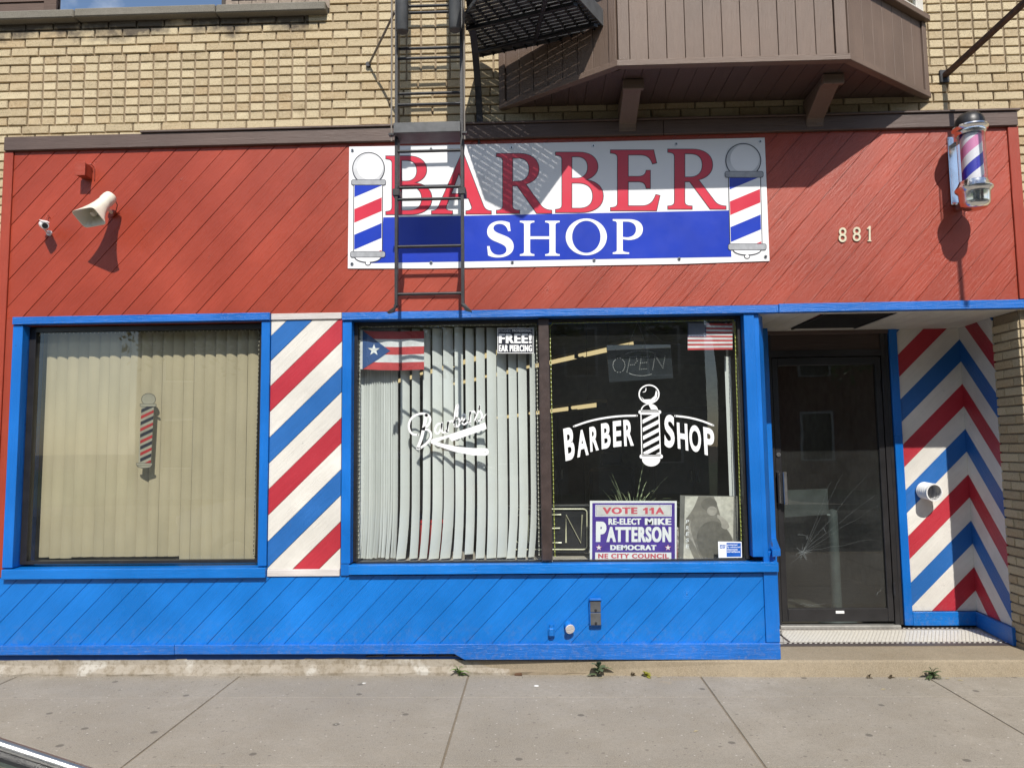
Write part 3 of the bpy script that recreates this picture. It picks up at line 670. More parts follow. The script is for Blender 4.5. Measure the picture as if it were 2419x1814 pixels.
for j in range(13):
    y = 0.375 + j * 0.03; s_ = (y - 0.335) * 0.29
    td.box(1.685 + s_, 1.725 + s_, y, y + 0.007, 0.1016, 0.1042); tl_.box(1.685 + s_, 1.725 + s_, y + 0.009, y + 0.028, 0.1016, 0.1042)
td.box(1.772, 1.788, 0.39, 0.755, 0.1016, 0.1042)
tag(td.mk('border_tile', TD, tf, fix=False), kind='stuff'); tag(tl_.mk('border_tile', TW, tf, fix=False), kind='stuff')
# soffit
sf = B().box(1.50, 3.40, 0.002, 0.9, 2.41, 2.45).mk('soffit', plain('soffit_backing', (0.2, 0.18, 0.15), 0.8), BL)
for i in range(15):
    x0 = 1.46 + i * 0.129
    if 2.03 < x0 + 0.06 < 2.49:
        box('soffit_board', x0 + .001, x0 + 0.128, 0.002, 0.05, 2.392, 2.409, SOFF, sf, 0.002); box('soffit_board', x0 + .001, x0 + 0.128, 0.715, 0.86, 2.392, 2.409, SOFF, sf, 0.002)
    else: box('soffit_board', x0 + .001, x0 + 0.128, 0.002, 0.86, 2.392, 2.409, SOFF, sf, 0.002)
gr = B().box(2.01, 2.5, 0.05, 0.715, 2.404, 2.409).mk('vent_grille', BLKP, sf)
for i in range(14): B().bar((2.01, 0.075 + i * 0.047, 2.397), (2.5, 0.075 + i * 0.047, 2.397), (0, 0.012, 0.004), (0, -0.0006, 0.0018)).mk('louvre', IRON, gr)
for x in (2.01, 2.49): box('grille_rim', x - .008, x + .008, 0.05, 0.715, 2.389, 2.403, IRON, gr, 0)
# chevron walls
cyc2 = {0: WHT, 1: SBLU, 2: WHT, 3: SRED}
cb = B().box(2.84, 3.345, 0.812, 0.9, 0.12, 2.41).mk('chevron_wall', plain('dark_backing'  , (0.05, 0.05, 0.05), 0.8), BL)
def cpl(k): return cyc2[(-k) % 4]
planks(cb, (2.84, 0.812, 0), (1, 0, 0), [(0, 0.225), (0.497, 0.225), (0.497, 2.392), (0, 2.392)], 0.965, 2.308 - 0.965 * 0.497, 0.1755, 0.012, cpl, gap=0.0002, cham=0.0006, jit=0.0002)
cs_ = B().hexa([(3.345, 0.80, 0.11), (3.36, 0.80, 0.11), (3.36, 0.30, 0.11), (3.301, 0.30, 0.11), (3.345, 0.80, 2.41), (3.36, 0.80, 2.41), (3.36, 0.30, 2.41), (3.301, 0.30, 2.41)]).mk('chevron_wall', plain('dark_backing', (0.05, 0.05, 0.05), 0.8), BL)
dv = Vector((3.289 - 3.337, 0.30 - 0.80, 0)).normalized()
planks(cs_, Vector((3.343, 0.80, 0)), dv, [(0.002, 0.225), (0.50, 0.225), (0.50, 2.392), (0.002, 2.392)], -0.93, 2.308, 0.1755, 0.010, cpl, gap=0.0002, cham=0.0006, jit=0.0002)
box('skirting_board', 2.842, 3.325, 0.776, 0.799, 0.118, 0.222, BLUE, cb, 0.004)
B().hexa([(3.308, 0.775, 0.112), (3.332, 0.775, 0.112), (3.29, 0.27, 0.10), (3.262, 0.27, 0.10), (3.308, 0.775, 0.222), (3.332, 0.775, 0.222), (3.29, 0.27, 0.222), (3.262, 0.27, 0.222)]).mk('skirting_board', BLUEY, cs_, 0.003)
# door
DR = B().box(1.83, 1.862, 0.79, 0.86, 0.125, 2.39).box(2.715, 2.75, 0.79, 0.86, 0.125, 2.39).box(1.862, 2.715, 0.79, 0.86, 2.185, 2.235).mk('door', ALU, BL)
tag(DR, 'glazed shop door in black metal frame with cracked lower glass')
B().box(1.862, 2.715, 0.80, 0.85, 2.235, 2.36).mk('transom_panel', wood_paint('dark_brown_panel', (0.05, 0.028, 0.02), 0.45), DR)
box('head_board', 1.80, 2.80, 0.785, 0.86, 2.361, 2.391, BRN, DR)
box('stile', 1.866, 1.912, 0.797, 0.84, 0.148, 2.18, ALU, DR); box('stile', 2.667, 2.712, 0.797, 0.84, 0.148, 2.18, ALU, DR)
box('rail', 1.912, 2.667, 0.797, 0.84, 2.118, 2.18, ALU, DR); box('rail', 1.912, 2.667, 0.797, 0.84, 0.148, 0.246, ALU, DR)
B().add([(1.912, 0.815, 0.246), (2.667, 0.815, 0.246), (2.667, 0.815, 2.118), (1.912, 0.815, 2.118)], [(0, 1, 2, 3)]).mk('pane', GLSD, DR)
hd = B().box(1.868, 1.88, 0.745, 0.755, 1.05, 1.285).box(1.868, 1.895, 0.755, 0.797, 1.265, 1.285).box(1.868, 1.895, 0.755, 0.797, 1.05, 1.07).mk('handle', CHR, DR)
box('grip', 1.90, 1.93, 0.738, 0.752, 1.04, 1.288, STEEL, hd, 0.004); box('grip_plate', 1.86, 1.93, 0.753, 0.757, 1.045, 1.285, BLKP, hd)
B().tube([(1.889, 0.80, 1.422), (1.889, 0.788, 1.422)], 0.017, 16).mk('lock', STEEL, DR)
box('maker_plate', 2.272, 2.336, 0.7935, 0.798, 0.209, 0.229, WPL, DR, 0.001)
for z in (0.34, 1.9): B().tube([(2.718, 0.785, z), (2.718, 0.785, z + 0.1)], 0.009, 8).mk('hinge', IRON, DR)
box('threshold', 1.84, 2.745, 0.76, 0.86, 0.10, 0.126, plain('worn_metal', (0.42, 0.41, 0.38), 0.4, 0.6), DR, 0.004)
box('casing_board', 2.778, 2.84, 0.772, 0.86, 0.122, 2.391, BLUEV, BL); box('casing_board', 2.751, 2.777, 0.79, 0.86, 0.122, 2.391, ALU, BL)
# cracks in the lower door glass: fine raised lines of crushed glass
K = Flat((1.63634, 0.00106826, -5.15169e-05, 1.33289, -8.51925e-06, -0.00106662)); rc = random.Random(5)
CW = plain('crushed_glass', (0.26, 0.29, 0.29), 0.3)
cv, cf = [], []
def crack(a, b, wd, jitter=6):
    n = 7; pts = [(a[0] + (b[0] - a[0]) * i / n + (rc.uniform(-jitter, jitter) if 0 < i < n else 0), a[1] + (b[1] - a[1]) * i / n + (rc.uniform(-jitter, jitter) if 0 < i < n else 0)) for i in range(n + 1)]
    v, f = stroke(pts, (wd, wd * .35)); k = len(cv); cv.extend(v); cf.extend(tuple(i + k for i in q) for q in f)
c0 = (412, 622)
for i in range(26):
    a = rc.uniform(0, 2 * math.pi); L = rc.uniform(15, 70); crack(c0, (c0[0] + L * math.cos(a), c0[1] + L * math.sin(a)), rc.uniform(0.8, 2.4), 4)
for e in ((880, 60), (955, 285), (700, 60), (620, 110), (900, 530), (960, 190), (330, 700), (330, 655), (560, 560)): crack(c0, e, 0.7, 9)
for a, b in (((430, 1000), (575, 985)), ((400, 985), (540, 1000)), ((940, 920), (980, 870)), ((565, 445), (580, 480)), ((445, 525), (450, 500)), ((380, 495), (450, 502))): crack(a, b, 1.4)
K.put('crack_line', cv, cf, 0.811, CW, DR)

# bay window over the entrance ------------------------------------------------
BW = root('bay_window', (1.27, -0.2, 3.88), None, None); BW.parent = BL; tag(BW, 'boarded brown bay projecting above the fascia')
PB = [(-0.214, 0.0), (0.555, -0.55), (1.985, -0.55), (2.765, 0.0)]
for fi in range(3):
    a, b = Vector((*PB[fi], 0)), Vector((*PB[fi + 1], 0)); d = (b - a); L = d.length; d = d.normalized(); nrm = Vector((d.y, -d.x, 0))
    pw = 0.055 if fi != 1 else 0.075
    B().bar(a + d * 0.004 + nrm * .004 + Vector((0, 0, 3.95)), a + d * 0.004 + nrm * .004 + Vector((0, 0, 4.43)), d * 0.0, nrm * 0.0) if False else None
    n = round((L - 2 * pw) / 0.118); w_ = (L - 2 * pw) / n
    for i in range(n):
        p, q = a + d * (pw + i * w_ + 0.0016), a + d * (pw + (i + 1) * w_ - 0.0016); t_ = nrm * (0.010 + random.uniform(-.0008, .0008)); k_ = nrm * -0.012
        B().hexa([tuple(v + Vector((0, 0, z))) for z in (3.926, 4.43) for v in (p + t_, q + t_, q + k_, p + k_)]).mk('board', BAYB, BW, 0.002)
    for s_, e_ in ((0.0, pw - .002), (L - pw + .002, L)):
        p, q = a + d * (s_ + 0.001), a + d * (e_ - 0.001); t_ = nrm * 0.022; k_ = nrm * -0.012
        B().hexa([tuple(v + Vector((0, 0, z))) for z in (3.927, 4.43) for v in (p + t_, q + t_, q + k_, p + k_)]).mk('corner_board', BAYB, BW, 0.002)
    p, q = a, b; t_ = nrm * 0.03; k_ = nrm * -0.02
    ex = d * 0.012
    B().hexa([tuple(v + Vector((0, 0, z))) for z in (3.884, 3.925) for v in (p + t_ - ex * (fi > 0), q + t_ + ex * (fi < 2), q + k_, p + k_)]).mk('skirt_board', BAYH, BW, 0.003)
    t2 = nrm * 0.055
    B().hexa([tuple(v + Vector((0, 0, z))) for z in (4.432, 4.475) for v in (p + t2 - ex * 2 * (fi > 0), q + t2 + ex * 2 * (fi < 2), q + k_, p + k_)]).mk('ledge', BAYH, BW, 0.004)
    t3 = nrm * 0.012
    for s_, e_ in ((0.0, 0.09), (L - 0.09, L)):
        p, q = a + d * s_, a + d * e_
        B().hexa([tuple(v + Vector((0, 0, z))) for z in (4.477, 6.0) for v in (p + t3, q + t3, q + k_, p + k_)]).mk('mullion', WHT if fi == 2 else BAYB, BW, 0.003)
    p, q = a + d * 0.09, b - d * 0.09
    B().hexa([tuple(v + Vector((0, 0, z))) for z in (4.477, 4.54) for v in (p + t3 * .5, q + t3 * .5, q + k_, p + k_)]).mk('window_sill', WHT, BW, 0.003)
    B().add([tuple(v + Vector((0, 0, z))) for v, z in ((p, 4.54), (q, 4.54), (q, 5.9), (p, 5.9))], [(0, 1, 2, 3)]).mk('pane', GLSD, BW)
    B().hexa([tuple(v + Vector((0, 0, z))) for z in (5.9, 6.15) for v in (a + t2, b + t2, b + k_, a + k_)]).mk('cornice', BAYH, BW, 0.004)
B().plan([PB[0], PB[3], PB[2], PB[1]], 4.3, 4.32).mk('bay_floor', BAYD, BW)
B().plan([(-0.3, 0.02), (2.85, 0.02), (2.03, -0.62), (0.51, -0.62)], 6.152, 6.3).mk('bay_roof', COPE, BW)
# soffit boards
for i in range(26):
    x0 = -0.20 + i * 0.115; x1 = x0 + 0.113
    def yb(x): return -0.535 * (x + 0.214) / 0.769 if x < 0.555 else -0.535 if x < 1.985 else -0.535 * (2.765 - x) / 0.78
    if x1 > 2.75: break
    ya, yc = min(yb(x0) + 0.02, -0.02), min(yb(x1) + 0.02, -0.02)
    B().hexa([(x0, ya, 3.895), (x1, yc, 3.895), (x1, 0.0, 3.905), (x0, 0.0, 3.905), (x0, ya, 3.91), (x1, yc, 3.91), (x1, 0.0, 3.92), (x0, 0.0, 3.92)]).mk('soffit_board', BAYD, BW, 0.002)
for xc, lean in ((0.672, -0.02), (1.965, -0.04)):
    B().prism([(-0.36, 3.892), (-0.36, 3.835), (-0.31, 3.815), (-0.055, 3.70), (-0.03, 3.66), (0.0, 3.66), (0.0, 3.892)], -0.068, 0.068)
    poly = [(-0.36, 3.893), (-0.34, 3.845), (-0.29, 3.835), (-0.06, 3.74), (-0.05, 3.715), (-0.048, 3.69), (0.0, 3.69), (0.0, 3.893)]
    n = len(poly); vs = [(xc - 0.06, p[0], p[1]) for p in poly] + [(xc + 0.06, p[0], p[1]) for p in poly]
    B().add(vs, [tuple(range(n)), tuple(range(2 * n - 1, n - 1, -1))] + [(i, (i + 1) % n, (i + 1) % n + n, i + n) for i in range(n)]).mk('bracket', BAYB, BW, 0.004)
    box('bracket_cap', xc - 0.068, xc + 0.068, -0.392, -0.362, 3.825, 3.892, BAYH, BW, 0.004)

# shingled dormer set back behind the low parapet
DM = B().box(-3.15, -1.46, 2.05, 4.2, 4.5, 7.2).mk('dormer', plain('dark_board', (0.05, 0.04, 0.035), 0.8), BL)
SHG = plain('grey_shingle', (0.26, 0.21, 0.17), 0.9, 0, 0.2, 30, 0.4)
for r in range(9):
    for i in range(12):
        x0 = -3.10 + i * 0.137 + (0.06 if r % 2 else 0)
        B().hexa([(x0, 2.02, 5.7 + r * .13), (x0 + .13, 2.02, 5.7 + r * .13), (x0 + .13, 2.049, 5.7 + r * .13), (x0, 2.049, 5.7 + r * .13), (x0, 2.04, 5.84 + r * .13), (x0 + .13, 2.04, 5.84 + r * .13), (x0 + .13, 2.049, 5.84 + r * .13), (x0, 2.049, 5.84 + r * .13)]).mk('shingle', SHG, DM, fix=False)
RH = root('brown_house', (-6.2, 3.0, 0), 'dark brown boarded house rising behind the low parapet', 'house')
B().plan([(-8.2, 2.0), (-4.83, 2.0), (-9.6, 6.2), (-12.5, 6.2)], -0.1, 8.2).mk('house_wall', plain('house_dark', (0.05, 0.03, 0.022), 0.85), RH)
HB = wood_paint('house_brown', (0.10, 0.058, 0.04), 0.6)
for i in range(20): B().hexa([(-8.2, 1.975, 5.4 + i * .14), (-4.81, 1.975, 5.4 + i * .14), (-4.81, 1.999, 5.4 + i * .14), (-8.2, 1.999, 5.4 + i * .14), (-8.2, 1.99, 5.545 + i * .14), (-4.81, 1.99, 5.545 + i * .14), (-4.81, 1.999, 5.545 + i * .14), (-8.2, 1.999, 5.545 + i * .14)]).mk('siding_board', HB, RH, fix=False)
box('corner_board', -4.94, -4.81, 1.95, 2.02, -0.1, 8.2, HB, RH)
B().plan([(-8.4, 1.7), (-4.7, 1.7), (-9.5, 6.3), (-12.7, 6.3)], 8.2, 8.35).mk('roof', SHG, RH)

# ------------------------------------------------------------------ fire escape
FE = root('fire_escape', (-0.65, -0.5, 2.33), 'black iron fire escape with drop ladder and slatted landing', 'fire escape')
LX, RX, LY = -0.864, -0.444, -0.50
for x, s_ in ((LX, -1), (RX, 1)):
    B().bar((x, LY, 2.385), (x, LY, 4.75), (0.009, 0, 0), (0, 0.02, 0)).mk('side_rail', IRON, FE)
    B().bar((x, LY + 0.05, 3.13), (x, LY + 0.05, 6.2), (0.008, 0, 0), (0, 0.018, 0)).mk('side_rail', IRON, FE)
    B().add([(x - .012, LY - .03, 2.40), (x + .012, LY - .03, 2.40), (x + .012, LY + .03, 2.40), (x - .012, LY + .03, 2.40), (x + s_ * .012, LY - .03, 2.362), (x + s_ * .055, LY - .035, 2.352), (x + s_ * .055, LY + .03, 2.352), (x + s_ * .012, LY + .03, 2.362)], [(0, 1, 2, 3), (7, 6, 5, 4), (0, 4, 5, 1), (1, 5, 6, 2), (2, 6, 7, 3), (3, 7, 4, 0)]).mk('ladder_foot', IRON, FE)
    B().tube([(x + s_ * 0.022, LY - 0.06, 3.44), (x + s_ * 0.022, LY - 0.06, 6.2)], 0.0055, 8).mk('guide_rod', plain('worn_iron', (0.20, 0.175, 0.15), 0.5), FE)
    B().box(x + s_ * 0.022 - .016, x + s_ * 0.022 + .016, LY - .076, LY - .044, 3.475, 3.487).mk('collar', IRON, FE)
    B().box(x - .022, x + .022, LY - .026, LY + .075, 3.10, 3.145).mk('clamp', IRON, FE, 0.003)
    cx_ = -0.812 if s_ < 0 else -0.475
    cw = B().lathe([(0.0, 0.0), (0.034, 0.0), (0.040, 0.008), (0.040, 1.45), (0.034, 1.46), (0.0, 1.46)], (cx_, LY - 0.1, 4.137), 24).mk('counterweight', IRONG, FE, smooth=True)
for z in (2.47, 2.774, 3.08, 3.395, 3.705, 4.015, 4.324, 4.64): B().tube([(LX, LY, z), (RX, LY, z)], 0.0095, 10).mk('rung', IRON, FE, smooth=True)
for z in (3.175, 3.803, 4.11, 4.40, 4.72, 5.03, 5.34, 5.65): B().tube([(LX, LY + 0.05, z + .0), (RX, LY + 0.05, z + .0)], 0.0095, 10).mk('rung', IRON, FE, smooth=True)
B().box(-0.871, -0.447, LY - 0.075, LY + 0.095, 3.486, 3.555).mk('stop_box', IRONG, FE, 0.003)
LP = [(-0.36, -0.03), (0.50, -0.455), (0.185, -0.96), (0.07, -1.06), (-0.20, -0.955), (-0.43, -0.5)]
def LZ(p): return Vector((p.x, p.y, 4.28 - 0.09 * (p.x + 0.36)))
U = Vector((0.896, -0.443, 0)); V = Vector((-0.443, -0.896, 0))
def span(d, nrm, c):
    """chord of the landing outline along direction d at offset c"""
    ts = []
    for i in range(len(LP)):
        p, q = Vector((*LP[i], 0)), Vector((*LP[(i + 1) % len(LP)], 0)); a, b = p.dot(nrm) - c, q.dot(nrm) - c
        if (a < 0) != (b < 0): ts.append((p + (q - p) * (a / (a - b))).dot(d))
    return (min(ts), max(ts)) if len(ts) == 2 else None
edge = B()
for i in range(len(LP)):
    p, q = LZ(Vector((*LP[i], 0))), LZ(Vector((*LP[(i + 1) % len(LP)], 0))); hh = 0.055 if i == 1 else 0.014
    e_ = (q - p).normalized(); edge.bar(p + e_ * .002 + Vector((0, 0, hh - .012)), q - e_ * .002 + Vector((0, 0, hh - .012)), Vector((-e_.y, e_.x, 0)) * .004, (0, 0, hh))
PLF = edge.mk('landing', IRONG, FE); SLT = plain('skylit_slat_iron', (0.055, 0.055, 0.056), 0.45, 0, 0.3, 25, 0.25)  # slats paler than the bars: light from the sky put into their colour
c_ = min(Vector((*p, 0)).dot(V) for p in LP) + 0.02
while c_ < max(Vector((*p, 0)).dot(V) for p in LP):
    t_ = span(U, V, c_)
    if t_ and t_[1] - t_[0] > .03: B().bar(LZ(U * t_[0] + V * c_), LZ(U * t_[1] + V * c_), V * 0.0146, (0, 0, 0.0025)).mk('slat', SLT, PLF)
    c_ += 0.0355
c_ = min(Vector((*p, 0)).dot(U) for p in LP) + 0.03
while c_ < max(Vector((*p, 0)).dot(U) for p in LP):
    t_ = span(V, U, c_); dn = Vector((0, 0, -.013))
    if t_ and t_[1] - t_[0] > .03: B().bar(LZ(V * t_[0] + U * c_) + dn, LZ(V * t_[1] + U * c_) + dn, U * 0.0035, (0, 0, 0.009)).mk('bearing_bar', IRON, PLF)
    c_ += 0.086
for a, b in (((0.03, -0.30), (0.12, -0.96)), ((-0.41, -0.42), (0.28, -0.76)), ((-0.35, -0.15), (0.42, -0.55))): dn = Vector((0, 0, -.034)); B().bar(LZ(Vector((*a, 0))) + dn, LZ(Vector((*b, 0))) + dn, (0.012, 0.006, 0), (0, 0, 0.011)).mk('support_angle', IRON, PLF)
br = [(-0.361, -0.005, 3.70), (-0.364, -0.03, 3.85), (-0.368, -0.10, 4.02), (-0.374, -0.25, 4.18), (-0.382, -0.5, 4.33), (-0.39, -0.85, 4.48), (-0.395, -1.3, 4.6)]
bb = B()
for i in range(len(br) - 1): bb.bar(br[i], br[i + 1], (0.022, 0, 0), (0, 0.014, 0.010))
bb.mk('brace', IRON, FE)
B().tube([(-0.372, -0.016, 3.63), (-0.368, -0.03, 3.72)], 0.008).mk('brace_bolt', IRON, FE)
B().tube([(-1.162, 0.0, 4.247), (-0.885, -0.46, 4.36)], 0.0085).mk('tie_rod', plain('worn_iron', (0.20, 0.175, 0.15), 0.5), FE)
B().tube([(-1.162, 0.004, 4.247), (-1.162, -0.022, 4.247)], 0.018, 8).mk('anchor_bolt', IRON, FE)
ARM = root('projecting_arm', (2.887, 0, 4.046), 'rusty iron arm jutting from the brick beside the bay', 'bracket')
B().bar((2.887, 0.0, 4.046), (3.15, -1.75, 4.29), (0.017, 0, 0), (0, 0, 0.014)).mk('arm', plain('rusty_iron', (0.075, 0.035, 0.022), 0.75, 0, 0.35, 25, 0.5), ARM)
box('wall_plate', 2.855, 2.92, -0.014, 0.004, 4.0, 4.09, IRON, ARM)

# ------------------------------------------------------------------ banner over the shop
FB = Flat((-1.363539, 0.001401924, 1.127754e-05, -3.230976e-08, 3.787989, -3.69309e-05, -0.001441273, 1.341549e-08)); BY = -0.024
BN = root('banner_sign', (0.16, -0.022, 2.76), 'white and blue vinyl banner lettered with the barber shop name', 'banner')
cl = [(50, 103), (470, 96), (873, 87), (1283, 78), (1695, 68), (2133, 57), (2157, 675), (1710, 690), (1290, 697), (877, 705), (467, 712), (43, 712)]
b = B(); pts = [FB.p(*q) for q in cl]; b.prism(pts, BY, BY + 0.004); b.mk('cloth', VWHT, BN)
FB.poly('blue_field', [[(224, 459), (1957, 424), (1969, 655), (160, 686), (150, 684), (210, 655)]], BY - 0.001, VBLU, BN)
SER = lambda x: [('C', x + .06, .055, x + .09, .07, x + .09, .12)]
GL = {}
GL['B'] = (0.70, [[('M', 0, 0), ('L', 0, .045), ('C', .07, .05, .095, .07, .095, .13), ('L', .095, .87), ('C', .095, .93, .07, .95, 0, .955), ('L', 0, 1), ('L', .34, 1), ('C', .52, 1, .62, .9, .62, .76), ('C', .62, .65, .54, .57, .43, .54), ('C', .60, .52, .70, .42, .70, .27), ('C', .70, .09, .56, 0, .36, 0)],
  [('M', .235, .565), ('L', .235, .93), ('L', .32, .93), ('C', .42, .93, .475, .86, .475, .75), ('C', .475, .63, .41, .565, .31, .565)], [('M', .235, .49), ('L', .33, .49), ('C', .47, .49, .55, .41, .55, .27), ('C', .55, .13, .47, .065, .35, .065), ('L', .235, .065)]])
GL['A'] = (0.86, [[('M', 0, 0), ('L', 0, .045), ('C', .06, .05, .085, .08, .105, .13), ('L', .42, .98), ('C', .43, 1.01, .45, 1.02, .46, 1.02), ('L', .75, .13), ('C', .77, .08, .80, .05, .86, .045), ('L', .86, 0), ('L', .50, 0), ('L', .50, .045), ('C', .57, .05, .595, .08, .58, .13), ('L', .535, .265), ('L', .255, .265), ('L', .21, .13), ('C', .19, .07, .22, .05, .30, .045), ('L', .30, 0)],
  [('M', .28, .335), ('L', .51, .335), ('L', .395, .70)]])
GL['R'] = (0.82, [[('M', 0, 0), ('L', 0, .045), ('C', .07, .05, .095, .07, .095, .13), ('L', .095, .87), ('C', .095, .93, .07, .95, 0, .955), ('L', 0, 1), ('L', .34, 1), ('C', .53, 1, .63, .89, .63, .74), ('C', .63, .60, .54, .52, .43, .49), ('L', .66, .13), ('C', .70, .07, .75, .05, .82, .045), ('L', .82, 0), ('L', .60, 0), ('L', .31, .46), ('L', .235, .46), ('L', .235, .13), ('C', .235, .07, .26, .05, .34, .045), ('L', .34, 0)],
  [('M', .235, .53), ('L', .235, .93), ('L', .32, .93), ('C', .43, .93, .49, .86, .49, .74), ('C', .49, .60, .42, .53, .31, .53)]])
GL['E'] = (0.66, [[('M', 0, 0), ('L', 0, .045), ('C', .07, .05, .095, .07, .095, .13), ('L', .095, .87), ('C', .095, .93, .07, .95, 0, .955), ('L', 0, 1), ('L', .58, 1), ('L', .62, .79), ('L', .57, .775), ('C', .54, .88, .49, .925, .40, .925), ('L', .235, .925), ('L', .235, .56), ('L', .37, .56), ('C', .44, .56, .475, .59, .485, .66), ('L', .535, .66), ('L', .535, .37), ('L', .485, .37), ('C', .475, .45, .44, .48, .37, .48), ('L', .235, .48), ('L', .235, .075), ('L', .42, .075), ('C', .53, .075, .58, .14, .615, .26), ('L', .665, .245), ('L', .62, 0)]])
GL['S'] = (0.52, [[('M', .44, .97), ('L', .46, .73), ('L', .41, .725), ('C', .39, .86, .33, .935, .245, .935), ('C', .17, .935, .125, .88, .125, .81), ('C', .125, .73, .18, .69, .29, .63), ('C', .43, .56, .52, .48, .52, .29), ('C', .52, .10, .39, -.02, .21, -.02), ('C', .14, -.02, .07, 0, .02, .04), ('L', 0, .30), ('L', .05, .305), ('C', .06, .14, .13, .05, .23, .05), ('C', .32, .05, .38, .11, .38, .20), ('C', .38, .30, .31, .35, .19, .42), ('C', .07, .48, 0, .57, 0, .71), ('C', 0, .90, .11, 1.02, .27, 1.02), ('C', .33, 1.02, .39, 1.0, .44, .97)]])
GL['H'] = (0.85, [[('M', 0, 0), ('L', 0, .045), ('C', .06, .055, .09, .07, .09, .12), ('L', .09, .88), ('C', .09, .93, .06, .945, 0, .955), ('L', 0, 1), ('L', .31, 1), ('L', .31, .955), ('C', .25, .945, .22, .93, .22, .88), ('L', .22, .555), ('L', .63, .555), ('L', .63, .88), ('C', .63, .93, .60, .945, .54, .955), ('L', .54, 1), ('L', .85, 1), ('L', .85, .955), ('C', .79, .945, .76, .93, .76, .88), ('L', .76, .12), ('C', .76, .07, .79, .055, .85, .045), ('L', .85, 0), ('L', .54, 0), ('L', .54, .045), ('C', .60, .055, .63, .07, .63, .12), ('L', .63, .475), ('L', .22, .475), ('L', .22, .12), ('C', .22, .07, .25, .055, .31, .045), ('L', .31, 0)]])
GL['P'] = (0.66, [[('M', 0, 0), ('L', 0, .045), ('C', .06, .055, .09, .07, .09, .12), ('L', .09, .88), ('C', .09, .93, .06, .945, 0, .955), ('L', 0, 1), ('L', .34, 1), ('C', .55, 1, .66, .89, .66, .71), ('C', .66, .52, .54, .40, .34, .40), ('L', .22, .42), ('L', .22, .12), ('C', .22, .07, .26, .055, .36, .045), ('L', .36, 0)],
  [('M', .22, .49), ('L', .22, .93), ('L', .30, .93), ('C', .43, .93, .51, .85, .51, .71), ('C', .51, .56, .43, .48, .30, .475)]])
def serif(ch, x0, x1, yt, yb, name, mat, y, outline=None):
    if ch == 'O': polys = [ell(.5, .5, .5, .52, 40), [(p[0], p[1]) for p in ell(.5, .5, .345, .455, 40)]]; wd = 1.0
    else: wd, cm = GL[ch]; polys = [bez(c) for c in cm]
    def mp(p): return (x0 + p[0] / wd * (x1 - x0), yb + p[1] * (yt - yb))
    P = [[mp(q) for q in pl] for pl in polys]
    if outline: FB.poly('letter_outline', P, y, VBLK, BN, offset=outline); y -= 0.0009
    FB.poly(name, P, y, mat, BN)
for ch, x0, x1, yt, yb in (('B', 238, 470, 151, 444), ('A', 470, 770, 145, 441), ('R', 798, 1074, 139, 438), ('B', 1095, 1332, 132, 434), ('E', 1370, 1612, 121, 425), ('R', 1655, 1941, 117, 417)):
    serif(ch, x0, x1, yt, yb, 'letter', VRED, BY - 0.001, 3.4)
for ch, x0, x1, yt, yb in (('S', 750, 884, 480, 655), ('H', 915, 1115, 476, 650), ('O', 1145, 1351, 468, 644), ('P', 1380, 1530, 468, 641)):
    serif(ch, x0, x1, yt, yb, 'letter', DECAL, BY - 0.0022)
def rrect(x0, x1, y0, y1, r, n=5):
    o = []
    for cx, cy, a in ((x1 - r, y0 + r, -90), (x1 - r, y1 - r, 0), (x0 + r, y1 - r, 90), (x0 + r, y0 + r, 180)):
        o += [(cx + r * math.cos(math.radians(a + 90 * i / n)), cy + r * math.sin(math.radians(a + 90 * i / n))) for i in range(n + 1)]
    return o
def banner_pole(gc, gr, col, body, base, bowl, knob, sk):
    y = BY - 0.002
    FB.poly('globe_outline', [ell(*gc, gr + 2.5, gr + 2.5, 40)], y, VBLK, BN); FB.poly('globe', [ell(*gc, gr - 2.5, gr - 2.5, 40)], y - .0008, VWHT, BN); FB.poly('globe_shade', [ell(*gc, gr - 3, gr - 3, 40), ell(gc[0] + 7, gc[1] - 9, gr - 15, gr - 15, 40)], y - .0012, plain('print_pale_grey', (0.60, 0.61, 0.63), 0.35), BN)
    x0, x1, y0, y1 = body
    FB.poly('body_outline', [[(x0 - 6, y0), (x1 + 6, y0), (x1 + 6 + sk, y1), (x0 - 6 + sk, y1)]], y, VBLK, BN)
    FB.poly('body_print', [[(x0 - 2, y0), (x1 + 2, y0), (x1 + 2 + sk, y1), (x0 - 2 + sk, y1)]], y - .0006, VWHT, BN)
    L = [-60, 60, 120, 188, 248, 322, 382, 440]; cols = [VBLU, None, VRED, None, VBLU, None, VRED]; H = y1 - y0; rise = 0.42 * (x1 - x0)
    for i, m in enumerate(cols):
        if m is None: continue
        q = [(x0, y0 + L[i]), (x1, y0 + L[i] - rise), (x1, y0 + L[i + 1] - rise), (x0, y0 + L[i + 1])]
        q = clip(clip(q, 0, 1, y0 + 1), 0, -1, -y1)
        if len(q) > 2: FB.poly('stripe', [[(p[0] + sk * (p[1] - y0) / H, p[1]) for p in q]], y - .0012, m, BN)
    for r in (col, base):
        FB.poly('collar_outline', [rrect(r[0] - 2.5, r[1] + 2.5, r[2] - 2.5, r[3] + 2.5, 11)], y - .0016, VBLK, BN); FB.poly('collar', [rrect(*r, 9)], y - .0022, VGRY, BN)
    FB.poly('bowl_outline', [ell(bowl[0], base[3], bowl[1] + 3, bowl[2] + 3, 20, 0, 180)], y - .0004, VBLK, BN); FB.poly('bowl', [ell(bowl[0], base[3], bowl[1] - 2, bowl[2] - 2, 20, 0, 180)], y - .001, VWHT, BN)
    FB.poly('knob_outline', [ell(*knob, 15, 12, 16)], y - .0002, VBLK, BN); FB.poly('knob', [ell(*knob, 11, 8.5, 16)], y - .0007, VWHT, BN)
banner_pole((149, 214), 81, (63, 236, 272, 296), (78, 217, 298, 628), (58, 233, 630, 656), (146, 66, 26), (146, 686), -2)
